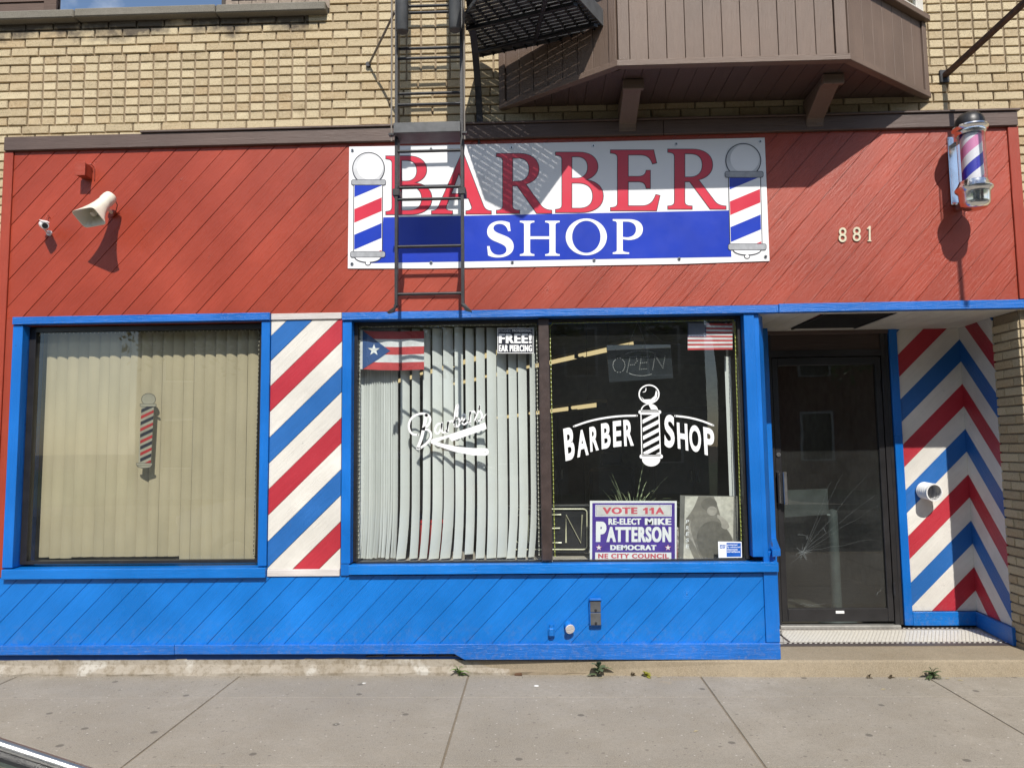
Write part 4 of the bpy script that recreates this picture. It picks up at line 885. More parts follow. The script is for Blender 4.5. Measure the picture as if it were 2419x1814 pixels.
banner_pole((2027, 174), 86, (1938, 2124, 230, 258), (1958, 2108, 260, 592), (1954, 2139, 592, 620), (2046, 68, 26), (2046, 653), 8)
for x, y in ((67, 122), (467, 115), (873, 108), (1283, 100), (1695, 91), (2110, 78), (65, 690), (467, 684), (877, 682), (1287, 672), (1710, 665), (2137, 654)):
    px, pz = FB.p(x, y)
    g = B().tube([(px, BY + .001, pz), (px, BY - 0.005, pz)], 0.0115, 14).mk('grommet', STEEL, BN); B().tube([(px, BY - .004, pz), (px, BY - 0.010, pz)], 0.006, 8).mk('screw', IRON, g)

# ------------------------------------------------------------------ barber pole lamp on the fascia
BP = root('barber_pole', (2.908, -0.2, 3.02), 'glass and chrome striped barber pole lamp on the red boards', 'barber pole')
cP = (2.908, -0.225, -0.028)
box('back_plate', 2.868, 3.0, -0.032, -0.017, 3.12, 3.60, CHR, BP, 0.004)
for z in (3.60, 3.135): box('mount_arm', 2.89, 2.94, -0.16, -0.03, z - .06, z - .01, CHR, BP, 0.004)
B().lathe([(0.0, 3.708), (0.03, 3.705), (0.062, 3.69), (0.083, 3.663), (0.09, 3.63), (0.09, 3.612), (0.0, 3.612)], cP, 36).mk('cap', BLKP, BP, smooth=True)
B().lathe([(0.09, 3.612), (0.104, 3.608), (0.108, 3.598), (0.104, 3.588), (0.092, 3.58), (0.094, 3.572), (0.09, 3.562), (0.084, 3.552), (0.0, 3.55)], cP, 40).mk('collar', CHR, BP, smooth=True)
B().lathe([(0.0, 3.238), (0.084, 3.238), (0.090, 3.226), (0.095, 3.214), (0.103, 3.203), (0.112, 3.19), (0.110, 3.178), (0.098, 3.166), (0.092, 3.155), (0.09, 3.10), (0.086, 3.078), (0.07, 3.06), (0.045, 3.05), (0.0, 3.046)], cP, 40).mk('base_cup', CHR, BP, smooth=True)
gm = glass('pole_glass', (0.97, 0.97, 0.97), 0.0, 1.6)
B().lathe([(0.083, 3.238), (0.083, 3.552)], cP, 40).mk('glass_tube', gm, BP, smooth=True)
n_ = N('pole_stripes'); v_ = n_.coord('Object', rnd=False); sx_ = n_.n('ShaderNodeSeparateXYZ'); n_.l(v_, sx_.inputs[0])
ang = n_.math('DIVIDE', n_.math('ARCTAN2', sx_.outputs['Y'], sx_.outputs['X']), 2 * math.pi)
ph = n_.math('FRACT', n_.math('ADD', n_.math('SUBTRACT', n_.math('DIVIDE', sx_.outputs['Z'], 0.30), n_.math('MULTIPLY', ang, 1.0)), 4.03))
c_ = n_.mixc(n_.math('LESS_THAN', ph, 0.26), (0.72, 0.71, 0.75), (0.62, 0.21, 0.40))
c_ = n_.mixc(n_.math('MULTIPLY', n_.math('GREATER_THAN', ph, 0.50), n_.math('LESS_THAN', ph, 0.77)), c_, (0.025, 0.02, 0.36))
n_.bsdf(c_, 0.4)
B().lathe([(0.064, 3.24), (0.064, 3.548)], cP, 40).mk('striped_cylinder', n_.m, BP, smooth=True)

# ------------------------------------------------------------------ horn loudspeaker
HS = root('horn_loudspeaker', (-2.98, -0.15, 3.03), 'cream horn loudspeaker aimed down from the red boards', 'loudspeaker')
Rr, Mm = Vector((-2.952, -0.125, 3.268)), Vector((-3.005, -0.262, 3.088)); ax = (Mm - Rr).normalized(); rt = Vector((0, 0, 1)).cross(ax).normalized() * -1; upv = rt.cross(ax).normalized()
if upv.z < 0: upv = -upv
def ring(t, a, b_, e, n=28):
    c = Rr + (Mm - Rr) * t; o = []
    for i in range(n):
        q = 2 * math.pi * i / n; cc, ss = math.cos(q), math.sin(q)
        o.append(c + rt * (a * math.copysign(abs(cc) ** e, cc)) + upv * (b_ * math.copysign(abs(ss) ** e, ss)))
    return o
def loft(rings, capa=False, capb=False):
    b = B(); n = len(rings[0]); b.v = [tuple(p) for r in rings for p in r]
    b.f = [(i * n + j, i * n + (j + 1) % n, (i + 1) * n + (j + 1) % n, (i + 1) * n + j) for i in range(len(rings) - 1) for j in range(n)]
    if capa: b.f.append(tuple(range(n - 1, -1, -1)))
    if capb: e = (len(rings) - 1) * n; b.f.append(tuple(range(e, e + n)))
    return b
loft([ring(-.1, .03, .03, 1), ring(-.08, .042, .042, 1), ring(0, .046, .046, 1), ring(.16, .047, .047, 1), ring(.2, .043, .043, 1), ring(.45, .052, .047, .85), ring(.65, .065, .054, .7), ring(.82, .083, .061, .5), ring(.94, .099, .067, .38), ring(1.0, .109, .071, .3), ring(1.012, .109, .071, .3), ring(1.012, .102, .065, .3), ring(.94, .091, .059, .38), ring(.82, .074, .053, .5), ring(.6, .045, .038, .85), ring(.45, .036, .034, 1)], True, True).mk('horn', OFFW, HS, smooth=True)
loft([ring(.62, .022, .022, 1, 16), ring(.80, .022, .022, 1, 16), ring(.84, .017, .017, 1, 16)], True, True).mk('plug', OFFW, HS, smooth=True)
B().tube([(-2.99, -0.017, 3.195), (-2.99, -0.035, 3.195)], 0.03, 16).mk('mount_base', RED, HS); B().tube([(-2.985, -0.034, 3.195), (-2.972, -0.14, 3.205)], 0.011, 8).mk('mount_arm', OFFW, HS)
B().tube([(-2.935, -0.09, 3.275), (-2.93, -0.06, 3.24), (-2.965, -0.02, 3.20)], 0.003, 6).mk('cable', BLKP, HS)
# ------------------------------------------------------------------ small camera
SC = root('security_camera', (-3.42, -0.08, 3.0), 'small white bullet camera on the red boards beside the horn', 'camera')
ca_, cb_ = Vector((-3.445, -0.085, 3.105)), Vector((-3.388, -0.145, 3.075)); dd = (cb_ - ca_)
B().tube([ca_, ca_ + dd * .05, ca_ + dd * .93, cb_], [.02, .027, .027, .024], 18).mk('housing', WPL, SC, smooth=True)
B().tube([cb_ + dd * -.01, cb_ + dd * .02], 0.0185, 16).mk('lens', BLKP, SC)
B().bar(ca_ + Vector((0, 0, .028)), cb_ + dd * .12 + Vector((0, 0, .028)), (0.017, 0.017, 0), (0, 0, 0.002)).mk('hood', WPL, SC)
B().tube([(-3.44, -0.017, 3.06), (-3.432, -0.06, 3.055), (-3.424, -0.095, 3.065), (-3.42, -0.105, 3.085)], 0.006).mk('stalk', WPL, SC); B().tube([(-3.44, -0.016, 3.06), (-3.44, -0.026, 3.06)], 0.02, 14).mk('foot', WPL, SC)
B().tube([(-3.445, -0.08, 3.11), (-3.455, -0.05, 3.15), (-3.45, -0.03, 3.19), (-3.44, -0.017, 3.17)], 0.003, 6).mk('cable', RED, SC)
# ------------------------------------------------------------------ small junction box above the horn
JB = root('junction_box', (-3.18, -0.05, 3.43), 'small red painted metal box above the horn loudspeaker', 'box')
box('case', -3.212, -3.145, -0.105, -0.017, 3.447, 3.538, RED, JB, 0.004); box('cover', -3.216, -3.141, -0.112, -0.106, 3.443, 3.542, RED, JB, 0.002)
B().tube([(-3.128, -0.02, 3.44), (-3.128, -0.03, 3.53), (-3.136, -0.05, 3.545), (-3.15, -0.06, 3.542)], 0.004, 6).mk('conduit', RED, JB)
# ------------------------------------------------------------------ house number
HN = root('house_number', (2.2, -0.02, 2.876), 'pale metal house number 881 on the red boards', 'house number')
DG = Flat((1.51938, 0.00100313, -5.27134e-05, 3.94087, -2.14821e-05, -0.00103873)); CRM = plain('cream_metal', (0.66, 0.60, 0.44), 0.35)
def thicken(o, d):
    bm = bmesh.new(); bm.from_mesh(o.data); r = bmesh.ops.extrude_face_region(bm, geom=bm.faces[:])
    bmesh.ops.translate(bm, vec=(0, d, 0), verts=[e for e in r['geom'] if isinstance(e, bmesh.types.BMVert)]); bmesh.ops.recalc_face_normals(bm, faces=bm.faces); bm.to_mesh(o.data); bm.free()
for ch, x0, x1, y0, y1 in (('8', 627, 680, 913, 1012), ('8', 722, 776, 909, 1006), ('1', 816, 846, 904, 1005)):
    if ch == '1': o = DG.poly('digit', [[(833, 904), (842, 904), (842, 998), (847, 1000), (847, 1006), (822, 1006), (822, 1000), (830, 998), (830, 920), (820, 926), (818, 921)]], -0.026, CRM, HN)
    else: o = DG.rect('digit', ch, x0, x1, y0, y1, -0.026, CRM, HN, 0.004)
    thicken(o, 0.008)
# ------------------------------------------------------------------ fittings on the blue base
OB = root('outlet_box', (0.38, -0.03, 0.32), 'grey double outlet box on the blue base boards', 'outlet box')
box('case', 0.337, 0.418, -0.05, -0.017, 0.322, 0.50, BLUEV, OB, 0.004); box('cover_plate', 0.343, 0.412, -0.055, -0.051, 0.328, 0.408, IRONG, OB, 0.002); box('cover_plate', 0.343, 0.412, -0.055, -0.051, 0.412, 0.485, IRONG, OB, 0.002); box('hood', 0.338, 0.417, -0.064, -0.05, 0.488, 0.50, BLUEH, OB, 0.002)
for z in (0.342, 0.425): B().tube([(0.378, -0.055, z), (0.378, -0.06, z)], 0.008, 10).mk('knob', IRON, OB)
for n_i, (x, z, rx, lab) in enumerate(((0.085, 0.285, 0.0, 'blue painted pipe stub hugging the base boards'), (0.192, 0.325, -0.6, 'blue capped pipe tilted out of the base boards'))):
    PT = root('pipe_stub', (x, -0.03, z - .04), lab, 'pipe')
    d = Vector((math.sin(-rx) * 0.5, -1, -0.35)).normalized() if n_i else Vector((0, -0.25, 1)).normalized(); a = Vector((x, -0.014, z))
    if n_i: B().tube([a, a + d * 0.05], 0.027, 16).mk('pipe', BLUE, PT, smooth=True); B().tube([a + d * 0.05, a + d * 0.062], 0.031, 12).mk('cap', PALE, PT)
    else: B().box(x - .022, x + .022, -0.055, -0.017, z - .035, z + .03).mk('pipe', BLUE, PT, 0.012); B().tube([(x, -.035, z + .03), (x, -.035, z + .045)], 0.014, 12).mk('cap', BLUE, PT)
# ------------------------------------------------------------------ white vent pipe through the chevron boards
VP = root('vent_pipe', (2.99, 0.74, 1.05), 'white corrugated vent pipe sticking out of the striped boards', 'vent')
a, b_ = Vector((2.985, 0.80, 1.135)), Vector((3.005, 0.675, 1.125)); dd = b_ - a; pr_ = []
pts_ = []; rad = []
for i in range(13): pts_.append(a + dd * (i / 12)); rad.append(0.062 + (0.004 if i % 2 else -0.001))
B().tube(pts_, rad, 24, False).mk('pipe', WPL, VP, smooth=True)
B().tube([b_ - dd * .10, b_], 0.0675, 28, False).tube([b_ - dd * .10, b_], 0.058, 28, False).mk('rim_sleeve', WPL, VP, fix=False)
rg_ = B(); q1 = B().tube([b_, b_ + dd * .02], 0.0675, 28, False).v[:28]; q2 = B().tube([b_, b_ + dd * .02], 0.058, 28, False).v[:28]; rg_.add(q1 + q2, [(i, (i + 1) % 28, (i + 1) % 28 + 28, i + 28) for i in range(28)]).mk('rim', WPL, VP, fix=False)
ms = B(); ux = Vector((dd.y, -dd.x, 0)).normalized(); uz = Vector((0, 0, 1)); cc = b_ - dd * .1
for i in range(-4, 5):
    h = math.sqrt(max(0, 0.056 ** 2 - (i * .0125) ** 2)); ms.bar(cc + ux * i * .0125 - uz * h, cc + ux * i * .0125 + uz * h, ux * .001, dd.normalized() * .001); ms.bar(cc + uz * i * .0125 - ux * h, cc + uz * i * .0125 + ux * h, uz * .001, dd.normalized() * .001)
ms.mk('mesh_screen', STEEL, VP); B().tube([a + dd * .35, a + dd * .36], 0.056, 20).mk('damper', plain('duct_grey', (0.3, 0.3, 0.31), 0.6), VP)

# ------------------------------------------------------------------ vertical blinds
def slat(x0, x1, z0, z1, y, mat, parent, bow=0.006, tw=0.0, bend=0.0, lean=0.0, segs=10):
    b = B(); n = 4; zs = [z0 + (z1 - z0) * i / segs for i in range(segs + 1)]
    for side in (0, 1):
        for z in zs:
            tt = (z1 - z) / (z1 - z0); sh_ = -bend * max(0, (tt - 0.72) / 0.28) ** 2 - lean * tt
            for i in range(n + 1):
                u = i / n; xx = x0 + (x1 - x0) * u; yy = y - bow * (1 - (2 * u - 1) ** 2) + tw * (u - .5) + side * 0.0009
                b.v.append((xx + sh_, yy + 0.3 * abs(sh_), z))
    m = (n + 1) * (segs + 1)
    for j in range(segs):
        for i in range(n):
            q = j * (n + 1) + i; b.f.append((q, q + 1, q + n + 2, q + n + 1)); b.f.append((m + q, m + q + n + 1, m + q + n + 2, m + q + 1))
    return b.mk('slat', mat, parent, fix=False, smooth=True)
rb = random.Random(21)
VB = root('vertical_blinds', (-2.76, 0.15, 0.73), 'closed beige vertical blinds behind the dim left window', 'blinds')
box('head_rail', -3.56, -1.94, 0.13, 0.17, 2.372, 2.40, plain('blind_rail', (0.3, 0.28, 0.22), 0.5), VB)
for i in range(20):
    x0 = -3.53 + i * 0.0775; zb = 0.742 if i >= 13 else 0.768
    if i in (1, 2): zb = 0.760
    slat(x0, x0 + 0.0722 + rb.uniform(-.0015, .0012), zb, 2.365, 0.152, BEIGE, VB, 0.009 + rb.uniform(-.001, .002), 0.010 + rb.uniform(-.01, .01))
VB2 = root('vertical_blinds', (-0.62, 0.15, 0.735), 'half open pale vertical blinds behind the lettered window', 'blinds')
box('head_rail', -1.25, 0.02, 0.13, 0.17, 2.372, 2.39, plain('blind_rail', (0.3, 0.28, 0.22), 0.5), VB2)
for i in range(15):
    x0 = -1.262 + i * 0.0172 if i > 0 else -1.262
    slat(x0 + (0.0 if i == 0 else 0.03), x0 + (0.044 if i == 0 else 0.0437 + rb.uniform(-.001, .0012)), 0.742 + rb.uniform(-.006, .006), 2.362, 0.165 - i * 0.001, GREYW, VB2, 0.0015, 0.010 + rb.uniform(-.006, .012), rb.uniform(.016, .028))
for i, (x0, x1) in enumerate(((-.953, -.894), (-.872, -.822), (-.794, -.744), (-.726, -.661), (-.649, -.583), (-.569, -.512), (-.491, -.434), (-.416, -.357), (-.339, -.274), (-.268, -.203), (-.188, -.131), (-.12, -.06), (-.037, .005))):
    slat(x0, x1, 0.766 if i == 6 else 0.738 + rb.uniform(-.003, .006), 2.362 - rb.uniform(0, .012), 0.15, GREYW, VB2, 0.004, 0.03 + rb.uniform(-.012, .012), rb.uniform(.012, .034), rb.uniform(-.003, .004), 14)
HSL = root('blind_slat', (1.37, 0.2, 0.73), 'single pale blind slat hanging at the edge above the poster', 'blind'); slat(1.345, 1.392, 0.735, 2.13, 0.2, GREYW, HSL, 0.004, 0.012, -0.01); box('clip', 1.36, 1.375, 0.198, 0.206, 2.13, 2.37, GREYW, HSL, 0.001)
# ------------------------------------------------------------------ LED string lights round each pane
def string(name_lab, path, colr, wire):
    R0 = root('string_lights', (path[0][0], 0.075, min(p[1] for p in path)), name_lab, 'string lights')
    pts = []
    for i in range(len(path) - 1):
        a, b = path[i], path[i + 1]; n = max(2, int(math.hypot(b[0] - a[0], b[1] - a[1]) / 0.03))
        for k in range(n): pts.append((a[0] + (b[0] - a[0]) * k / n + rb.uniform(-.0012, .0012), 0.076, a[1] + (b[1] - a[1]) * k / n + rb.uniform(-.0012, .0012)))
    pts.append((path[-1][0], 0.076, path[-1][1]))
    B().tube(pts, 0.003, 6).mk('wire', wire, R0)
    q = B()
    for i, p in enumerate(pts):
        if i % 1 == 0: q.blob((p[0], 0.0715, p[2]), 0.0048, 6, 4)
    tag(q.mk('bulb', colr, R0, fix=False), kind='stuff')
WIRE = plain('clear_wire', (0.30, 0.29, 0.24), 0.4); WIREY = plain('yellow_wire', (0.35, 0.36, 0.06), 0.4); BUL = plain('clear_bulb', (0.70, 0.68, 0.58), 0.25); BULY = plain('lime_bulb', (0.55, 0.62, 0.16), 0.25); WIRED = plain('dark_wire', (0.12, 0.11, 0.10), 0.4)
string('string of clear bulbs edging the beige blinds', [(-3.552, 0.77), (-3.556, 2.33), (-3.535, 2.354), (-1.96, 2.352), (-1.95, 2.33), (-1.965, 0.80), (-1.958, 0.765)], BUL, WIRED)
string('string of clear bulbs edging the half open blinds', [(-1.232, 0.76), (-1.232, 2.352), (-1.21, 2.362), (0.012, 2.358), (0.016, 2.30), (0.010, 0.77)], BUL, WIRE)
string('lime green string lights edging the glass above the poster', [(0.118, 0.76), (0.110, 2.345), (0.13, 2.366), (1.385, 2.366), (1.394, 2.33), (1.382, 0.86)], BULY, WIREY)
# ------------------------------------------------------------------ vinyl lettering and notices on the glass
GY = 0.0575
PD = Flat((-3.8112, 0.00124085, 3.75482e-05, 2.54805, -1.57805e-05, -0.001219))
D1 = root('barber_pole_decal', (-2.74, 0.0675, 1.39), 'striped barber pole sticker on the dim left window', 'decal')
PD.poly('globe_outline', [ell(853, 544, 42, 36, 32)], 0.0675, VBLK, D1); PD.poly('globe', [ell(853, 544, 39, 33, 32)], 0.0675 - .0005, plain('decal_grey', (0.42, 0.42, 0.36), 0.5), D1)
bq = [(812, 586), (884, 586), (866, 914), (794, 914)]
PD.poly('body', [bq], 0.0675, plain('decal_grey', (0.42, 0.42, 0.36), 0.5), D1)
NAVY = plain('decal_navy', (0.022, 0.024, 0.045), 0.5); DRED = plain('decal_red', (0.50, 0.025, 0.035), 0.5)
for i in range(11):
    y0 = 575 + i * 35; m = NAVY if i % 2 == 0 else DRED
    q = [(805, y0 + 30), (890, y0 - 10), (890, y0 + 10), (805, y0 + 50)] if m is NAVY else [(805, y0 + 32), (890, y0 - 8), (890, y0 + 8), (805, y0 + 50)]
    q = clip(clip(q, 0, 1, 587), 0, -1, -913); q = clip(clip(q, 1, 0.055, 812 + .055 * 586), -1, -0.055, -(884 + .055 * 586))
    if len(q) > 2: PD.poly('stripe', [q], 0.0675 - .0006, m, D1)
for r in ((805, 897, 571, 585), (784, 874, 912, 924)): PD.poly('collar_outline', [rrect(r[0] - 2, r[1] + 2, r[2] - 2, r[3] + 2, 6)], 0.0675 - .001, VBLK, D1); PD.poly('collar', [rrect(*r, 5)], 0.0675 - .0015, plain('decal_grey', (0.42, 0.42, 0.36), 0.5), D1)
PD.poly('foot_outline', [ell(829, 925, 44, 17, 16, 0, 180)], 0.0675 - .0002, VBLK, D1); PD.poly('foot', [ell(829, 926, 40, 13, 16, 0, 180)], 0.0675 - .0007, plain('decal_grey', (0.42, 0.42, 0.36), 0.5), D1)

D2 = root('barbers_decal', (-0.6, GY, 1.45), 'white handwritten barbers lettering with open razor on the glass', 'decal')
FBA = Flat((-1.3654, 0.00117208, -5.38239e-06, 2.50452, -1.50037e-05, -0.00116658))
let = {'B': [([(470, 772), (432, 768), (412, 728), (424, 676), (468, 646), (520, 645), (546, 668), (538, 712), (497, 738)], (12, 13)), ([(520, 655), (505, 730), (490, 800), (468, 852)], (20, 16)), ([(497, 738), (540, 742), (552, 778), (532, 815), (482, 852)], (13, 14))],
       'a': [([(612, 708), (588, 704), (570, 738), (578, 766), (598, 760), (612, 716)], (12, 11)), ([(614, 702), (610, 745), (622, 764), (640, 746)], (13, 9))],
       'r': [([(640, 748), (652, 690), (648, 706), (672, 684), (684, 700)], (12, 10)), ([(650, 694), (646, 758)], 13)],
       'b': [([(688, 720), (690, 650), (700, 596), (713, 592), (708, 640), (690, 690)], (13, 11)), ([(690, 690), (698, 726), (716, 716), (720, 680), (702, 672)], (12, 11))],
       'e': [([(722, 700), (752, 676), (752, 648), (736, 650), (728, 690), (742, 716), (772, 690)], (10, 10))],
       'r2': [([(772, 690), (782, 632), (780, 650), (800, 626), (812, 644)], (10, 10)), ([(781, 634), (780, 706)], 13)],
       's': [([(806, 690), (838, 612), (838, 590), (832, 620), (854, 652), (846, 686), (822, 690)], (9, 12)), ([(846, 686), (876, 648)], (8, 5))]}
for k, sts in let.items():
    vv, ff = [], []
    for pth, wd in sts:
        v, f = stroke(pth, wd); o_ = len(vv); vv += v; ff += [tuple(i + o_ for i in q) for q in f]
    FBA.put('letter', vv, ff, GY, DECAL, D2)
FBA.poly('razor_blade', [[(545, 812), (552, 797), (640, 775), (870, 698), (878, 736), (672, 810), (655, 786), (600, 806), (560, 826)]], GY - .0004, DECAL, D2)
hp = [(545, 806), (620, 824), (705, 842), (800, 850), (872, 850)] + ell(872, 872, 18, 22, 8, -90, 90) + [(800, 893), (690, 872), (600, 842), (548, 822)]
FBA.poly('razor_handle', [hp, ell(868, 872, 4, 5, 8), ], GY - .0007, DECAL, D2)

D3 = root('barber_shop_decal', (0.7, GY, 1.36), 'white barber shop lettering with pole emblem on the glass', 'decal')
FS = Flat((0.00830368, 0.00115291, -3.06068e-05, 2.48097, -1.49341e-05, -0.00115718))
for ch, q in (('B', [(176, 737), (240, 720), (248, 914), (193, 928)]), ('A', [(252, 752), (322, 733), (330, 890), (262, 907)]), ('R', [(332, 728), (386, 714), (390, 862), (340, 874)]), ('B', [(402, 706), (458, 696), (460, 848), (407, 858)]), ('E', [(472, 692), (522, 686), (524, 840), (476, 846)]), ('R', [(534, 684), (592, 681), (598, 836), (541, 840)]),
              ('S', [(779, 652), (838, 654), (840, 846), (779, 850)]), ('H', [(852, 698), (914, 707), (920, 866), (858, 852)]), ('O', [(924, 708), (994, 722), (996, 880), (928, 866)]), ('P', [(1008, 724), (1073, 738), (1072, 905), (1016, 888)])):
    FS.text('letter', ch, q, GY, DECAL, D3, 0.035)
for pth in ([(240, 722), (330, 690), (430, 670), (520, 660), (615, 658)], [(843, 660), (920, 668), (1000, 688), (1068, 716)]):
    v, f = stroke(pth, 11); FS.put('arc_line', v, f, GY, DECAL, D3)
FS.poly('globe_ring', [ell(688, 530, 63, 58, 40), ell(688, 530, 55, 50, 40)], GY, DECAL, D3)
FS.poly('globe_shine', [[(640, 545), (660, 562), (700, 560), (722, 540), (730, 505), (738, 525), (734, 552), (715, 575), (688, 580), (660, 574)]], GY - .0003, DECAL, D3)
v, f = stroke([(652, 518), (668, 514), (670, 494)], 5); FS.put('globe_shine', v, f, GY - .0003, DECAL, D3)
FS.poly('dome', [ell(690, 630, 52, 44, 20, 180, 360), ell(690, 628, 44, 36, 20, 180, 360)], GY, DECAL, D3); FS.poly('dome_shine', [[(684, 590), (722, 600), (736, 622), (700, 622)]], GY - .0003, DECAL, D3)
FS.poly('collar', [rrect(625, 760, 626, 648, 10), rrect(638, 748, 632, 637, 2)], GY, DECAL, D3)
FS.poly('body_outline', [[(637, 648), (750, 648), (758, 892), (642, 892)], [(643, 652), (744, 652), (752, 888), (648, 888)]], GY, DECAL, D3)
for i in range(6):
    y0 = 655 + i * 48; q = [(648, y0 + 28), (745, y0 - 22), (745, y0 + 2), (648, y0 + 52)]
    q = clip(clip(q, 0, 1, 652), 0, -1, -886); q = [(p[0] + (p[1] - 652) * .03, p[1]) for p in q]
    if len(q) > 2: FS.poly('stripe', [[p for p in q]], GY - .0002, DECAL, D3)
FS.poly('base_collar', [rrect(632, 769, 888, 912, 10), rrect(646, 756, 896, 900, 2)], GY, DECAL, D3)
FS.poly('base_bowl', [ell(700, 914, 54, 44, 20, 0, 180)], GY, DECAL, D3)

FR = root('ear_piercing_sign', (-0.13, GY, 2.155), 'black notice offering free ear piercing on the glass', 'notice')
FF = Flat((-1.36501, 0.00117704, -1.47071e-05, 2.51782, -1.96144e-05, -0.00118689))
FF.poly('card', [rectp(943, 1156, 138, 288)], GY, VBLK, FR)
FF.poly('border', [rectp(943, 1156, 138, 288), rectp(946.5, 1152.5, 141.5, 284.5)], GY - .0004, DECAL, FR)
FF.rect('lettering', 'STUDEX', 950, 1022, 148, 163, GY - .0006, VGRY, FR, 0.03); FF.rect('lettering', 'PROFESSIONAL', 1031, 1146, 147, 161, GY - .0006, DECAL, FR, 0.02)
FF.rect('lettering', 'FREE!', 951, 1147, 172, 229, GY - .0009, DECAL, FR, 0.03, 1.0, 5); FF.rect('lettering', 'EAR PIERCING', 951, 1148, 238, 278, GY - .0009, DECAL, FR, 0.03, 1.0, 2.5)

PF = root('puerto_rico_flag', (-1.0, 0.07, 2.06), 'small cloth flag with red stripes and white star in blue triangle', 'flag')
FP = Flat((-1.38118, 0.00119222, 2.29992e-06, 2.52174, -1.94014e-05, -0.00119471)); CR_ = plain('flag_red', (0.50, 0.055, 0.06), 0.8); CW_ = plain('flag_white', (0.70, 0.71, 0.72), 0.8); CB_ = plain('flag_blue', (0.03, 0.085, 0.25), 0.8)
wv = lambda x, z: 0.004 * math.sin(x * 38) + 0.003 * math.sin(x * 17 + z * 9)
def strip(x0, x1, y0, y1, n=26, sag=6): return [(x0 + (x1 - x0) * i / n, y + sag * math.sin(3.0 * i / n) * k) for k, y in ((1, y0), (1, y1)) for i in range(n + 1)], [(i, i + 1, n + 2 + i, n + 1 + i) for i in range(n)]
FP.put('hem', *strip(124, 142, 150, 382, 3, 0), 0.078, CW_, PF, wv)
for i in range(5): FP.put('stripe', *strip(142, 505, 152 + i * 46.0, 152 + (i + 1) * 46.0), 0.078, CR_ if i % 2 == 0 else CW_, PF, wv)
tv = [(142, 152 + 230 * i / 12) for i in range(13)]; tr_v, tr_f = [], []
for i in range(13):
    for j in range(9):
        u = j / 8; tr_v.append((142 + (305 - 142) * u, 152 + 115 + (i / 12 - .5) * 230 * (1 - u) + 6 * math.sin(3.0 * (163 * u) / 363)))
for i in range(12):
    for j in range(8): q = i * 9 + j; tr_f.append((q, q + 1, q + 10, q + 9))
FP.put('triangle', tr_v, tr_f, 0.0755, CB_, PF, wv); FP.poly('star', [star(208, 268, 36)], 0.0735, DECAL, PF, wave=wv)

UF = root('american_flag', (1.22, 0.06, 2.16), 'small stars and stripes flag stuck inside the glass corner', 'flag')
FU = Flat((0.00989695, 0.00115846, -4.08229e-05, 2.49424, -1.95437e-05, -0.00117839))
for i in range(13): FU.poly('stripe', [[(918, 106 + i * 12.45), (1184, 112 + i * 11.75), (1184, 112 + (i + 1) * 11.75), (918, 106 + (i + 1) * 12.45)]], 0.068, CR_ if i % 2 == 0 else CW_, UF)
FU.poly('canton', [[(918, 106), (1028, 108), (1028, 190), (918, 190)]], 0.0672, plain('flag_navy', (0.02, 0.03, 0.10), 0.8), UF)
stv, stf = [], []
for r in range(9):
    for c in range(6 if r % 2 == 0 else 5):
        s_ = star(928 + c * 18.2 + (0 if r % 2 == 0 else 9), 112 + r * 9, 4.4, .5); o_ = len(stv); stv += s_; stf.append(tuple(range(o_, o_ + 10)))
tag(FU.put('star', stv, stf, 0.0666, DECAL, UF), kind='stuff')

AD = root('alarm_sticker', (1.3, GY, 0.743), 'blue and white alarm company sticker in the window corner', 'sticker')
FA = Flat((0.338475, 0.000512796, -1.87743e-05, 1.22129, -3.90635e-06, -0.00050937)); ABL = plain('sticker_blue', (0.01, 0.10, 0.42), 0.4)
FA.poly('card', [[(1750, 712), (2058, 715), (2063, 922), (1757, 925)]], GY, DECAL, AD); FA.poly('blue_field', [[(1860, 728), (2048, 730), (2050, 910), (1862, 912)]], GY - .0004, ABL, AD)
FA.poly('logo_field', [[(1772, 756), (1848, 752), (1842, 800), (1774, 804)]], GY - .0004, ABL, AD); FA.rect('lettering', 'ADT', 1780, 1840, 762, 796, GY - .0007, DECAL, AD, 0.03)
for st, x1, y0 in (('protected', 2000, 745), ('by advanced', 2040, 774), ('electronic', 2005, 803), ('surveillance', 2036, 832)): FA.rect('lettering', st, 1868, x1, y0, y0 + 24, GY - .0007, DECAL, AD, 0.03)

# ------------------------------------------------------------------ things standing in the right window
SHF = box('display_shelf', -1.24, 1.42, 0.10, 0.62, 0.66, 0.722, plain('shelf_board', (0.42, 0.38, 0.32), 0.6), BL)
VS = root('campaign_sign', (0.66, 0.12, 0.722), 'purple and white council election sign leaning in the window', 'election sign')
FV = Flat((0.331764, 0.000524735, -1.34467e-05, 1.22171, -4.42489e-06, -0.000520254)); VY = 0.116
B().prism([FV.p(*q) for q in ((72, 178), (1210, 182), (1203, 955), (75, 955))], VY + .0005, VY + .005).mk('board', DECAL, VS)
def vr(nm, r, y, m): FV.poly(nm, [rectp(*r)], y, m, VS)
vr('violet_field', (104, 1183, 208, 955), VY, VPUR); vr('top_panel', (144, 1142, 232, 385), VY - .0005, DECAL); vr('panel_line', (153, 1133, 240, 375), VY - .0007, VPUR); vr('panel_face', (156, 1130, 243, 372), VY - .0009, plain('pale_card', (0.68, 0.67, 0.66), 0.5)); vr('bottom_panel', (144, 1135, 853, 948), VY - .0005, DECAL)
YL = VY - .0013
FV.rect('lettering', 'VOTE', 238, 695, 264, 352, YL, VPNK, VS, 0.03, 1.0, 9); FV.rect('lettering', 'A', 928, 1045, 266, 354, YL, VPNK, VS, 0.05)
for x_ in (768, 850): FV.poly('lettering', [[(x_ + 28, 268), (x_ + 62, 268), (x_ + 62, 353), (x_ + 28, 353), (x_ + 28, 300), (x_, 306), (x_, 286), (x_ + 16, 282)]], YL, VPNK, VS)
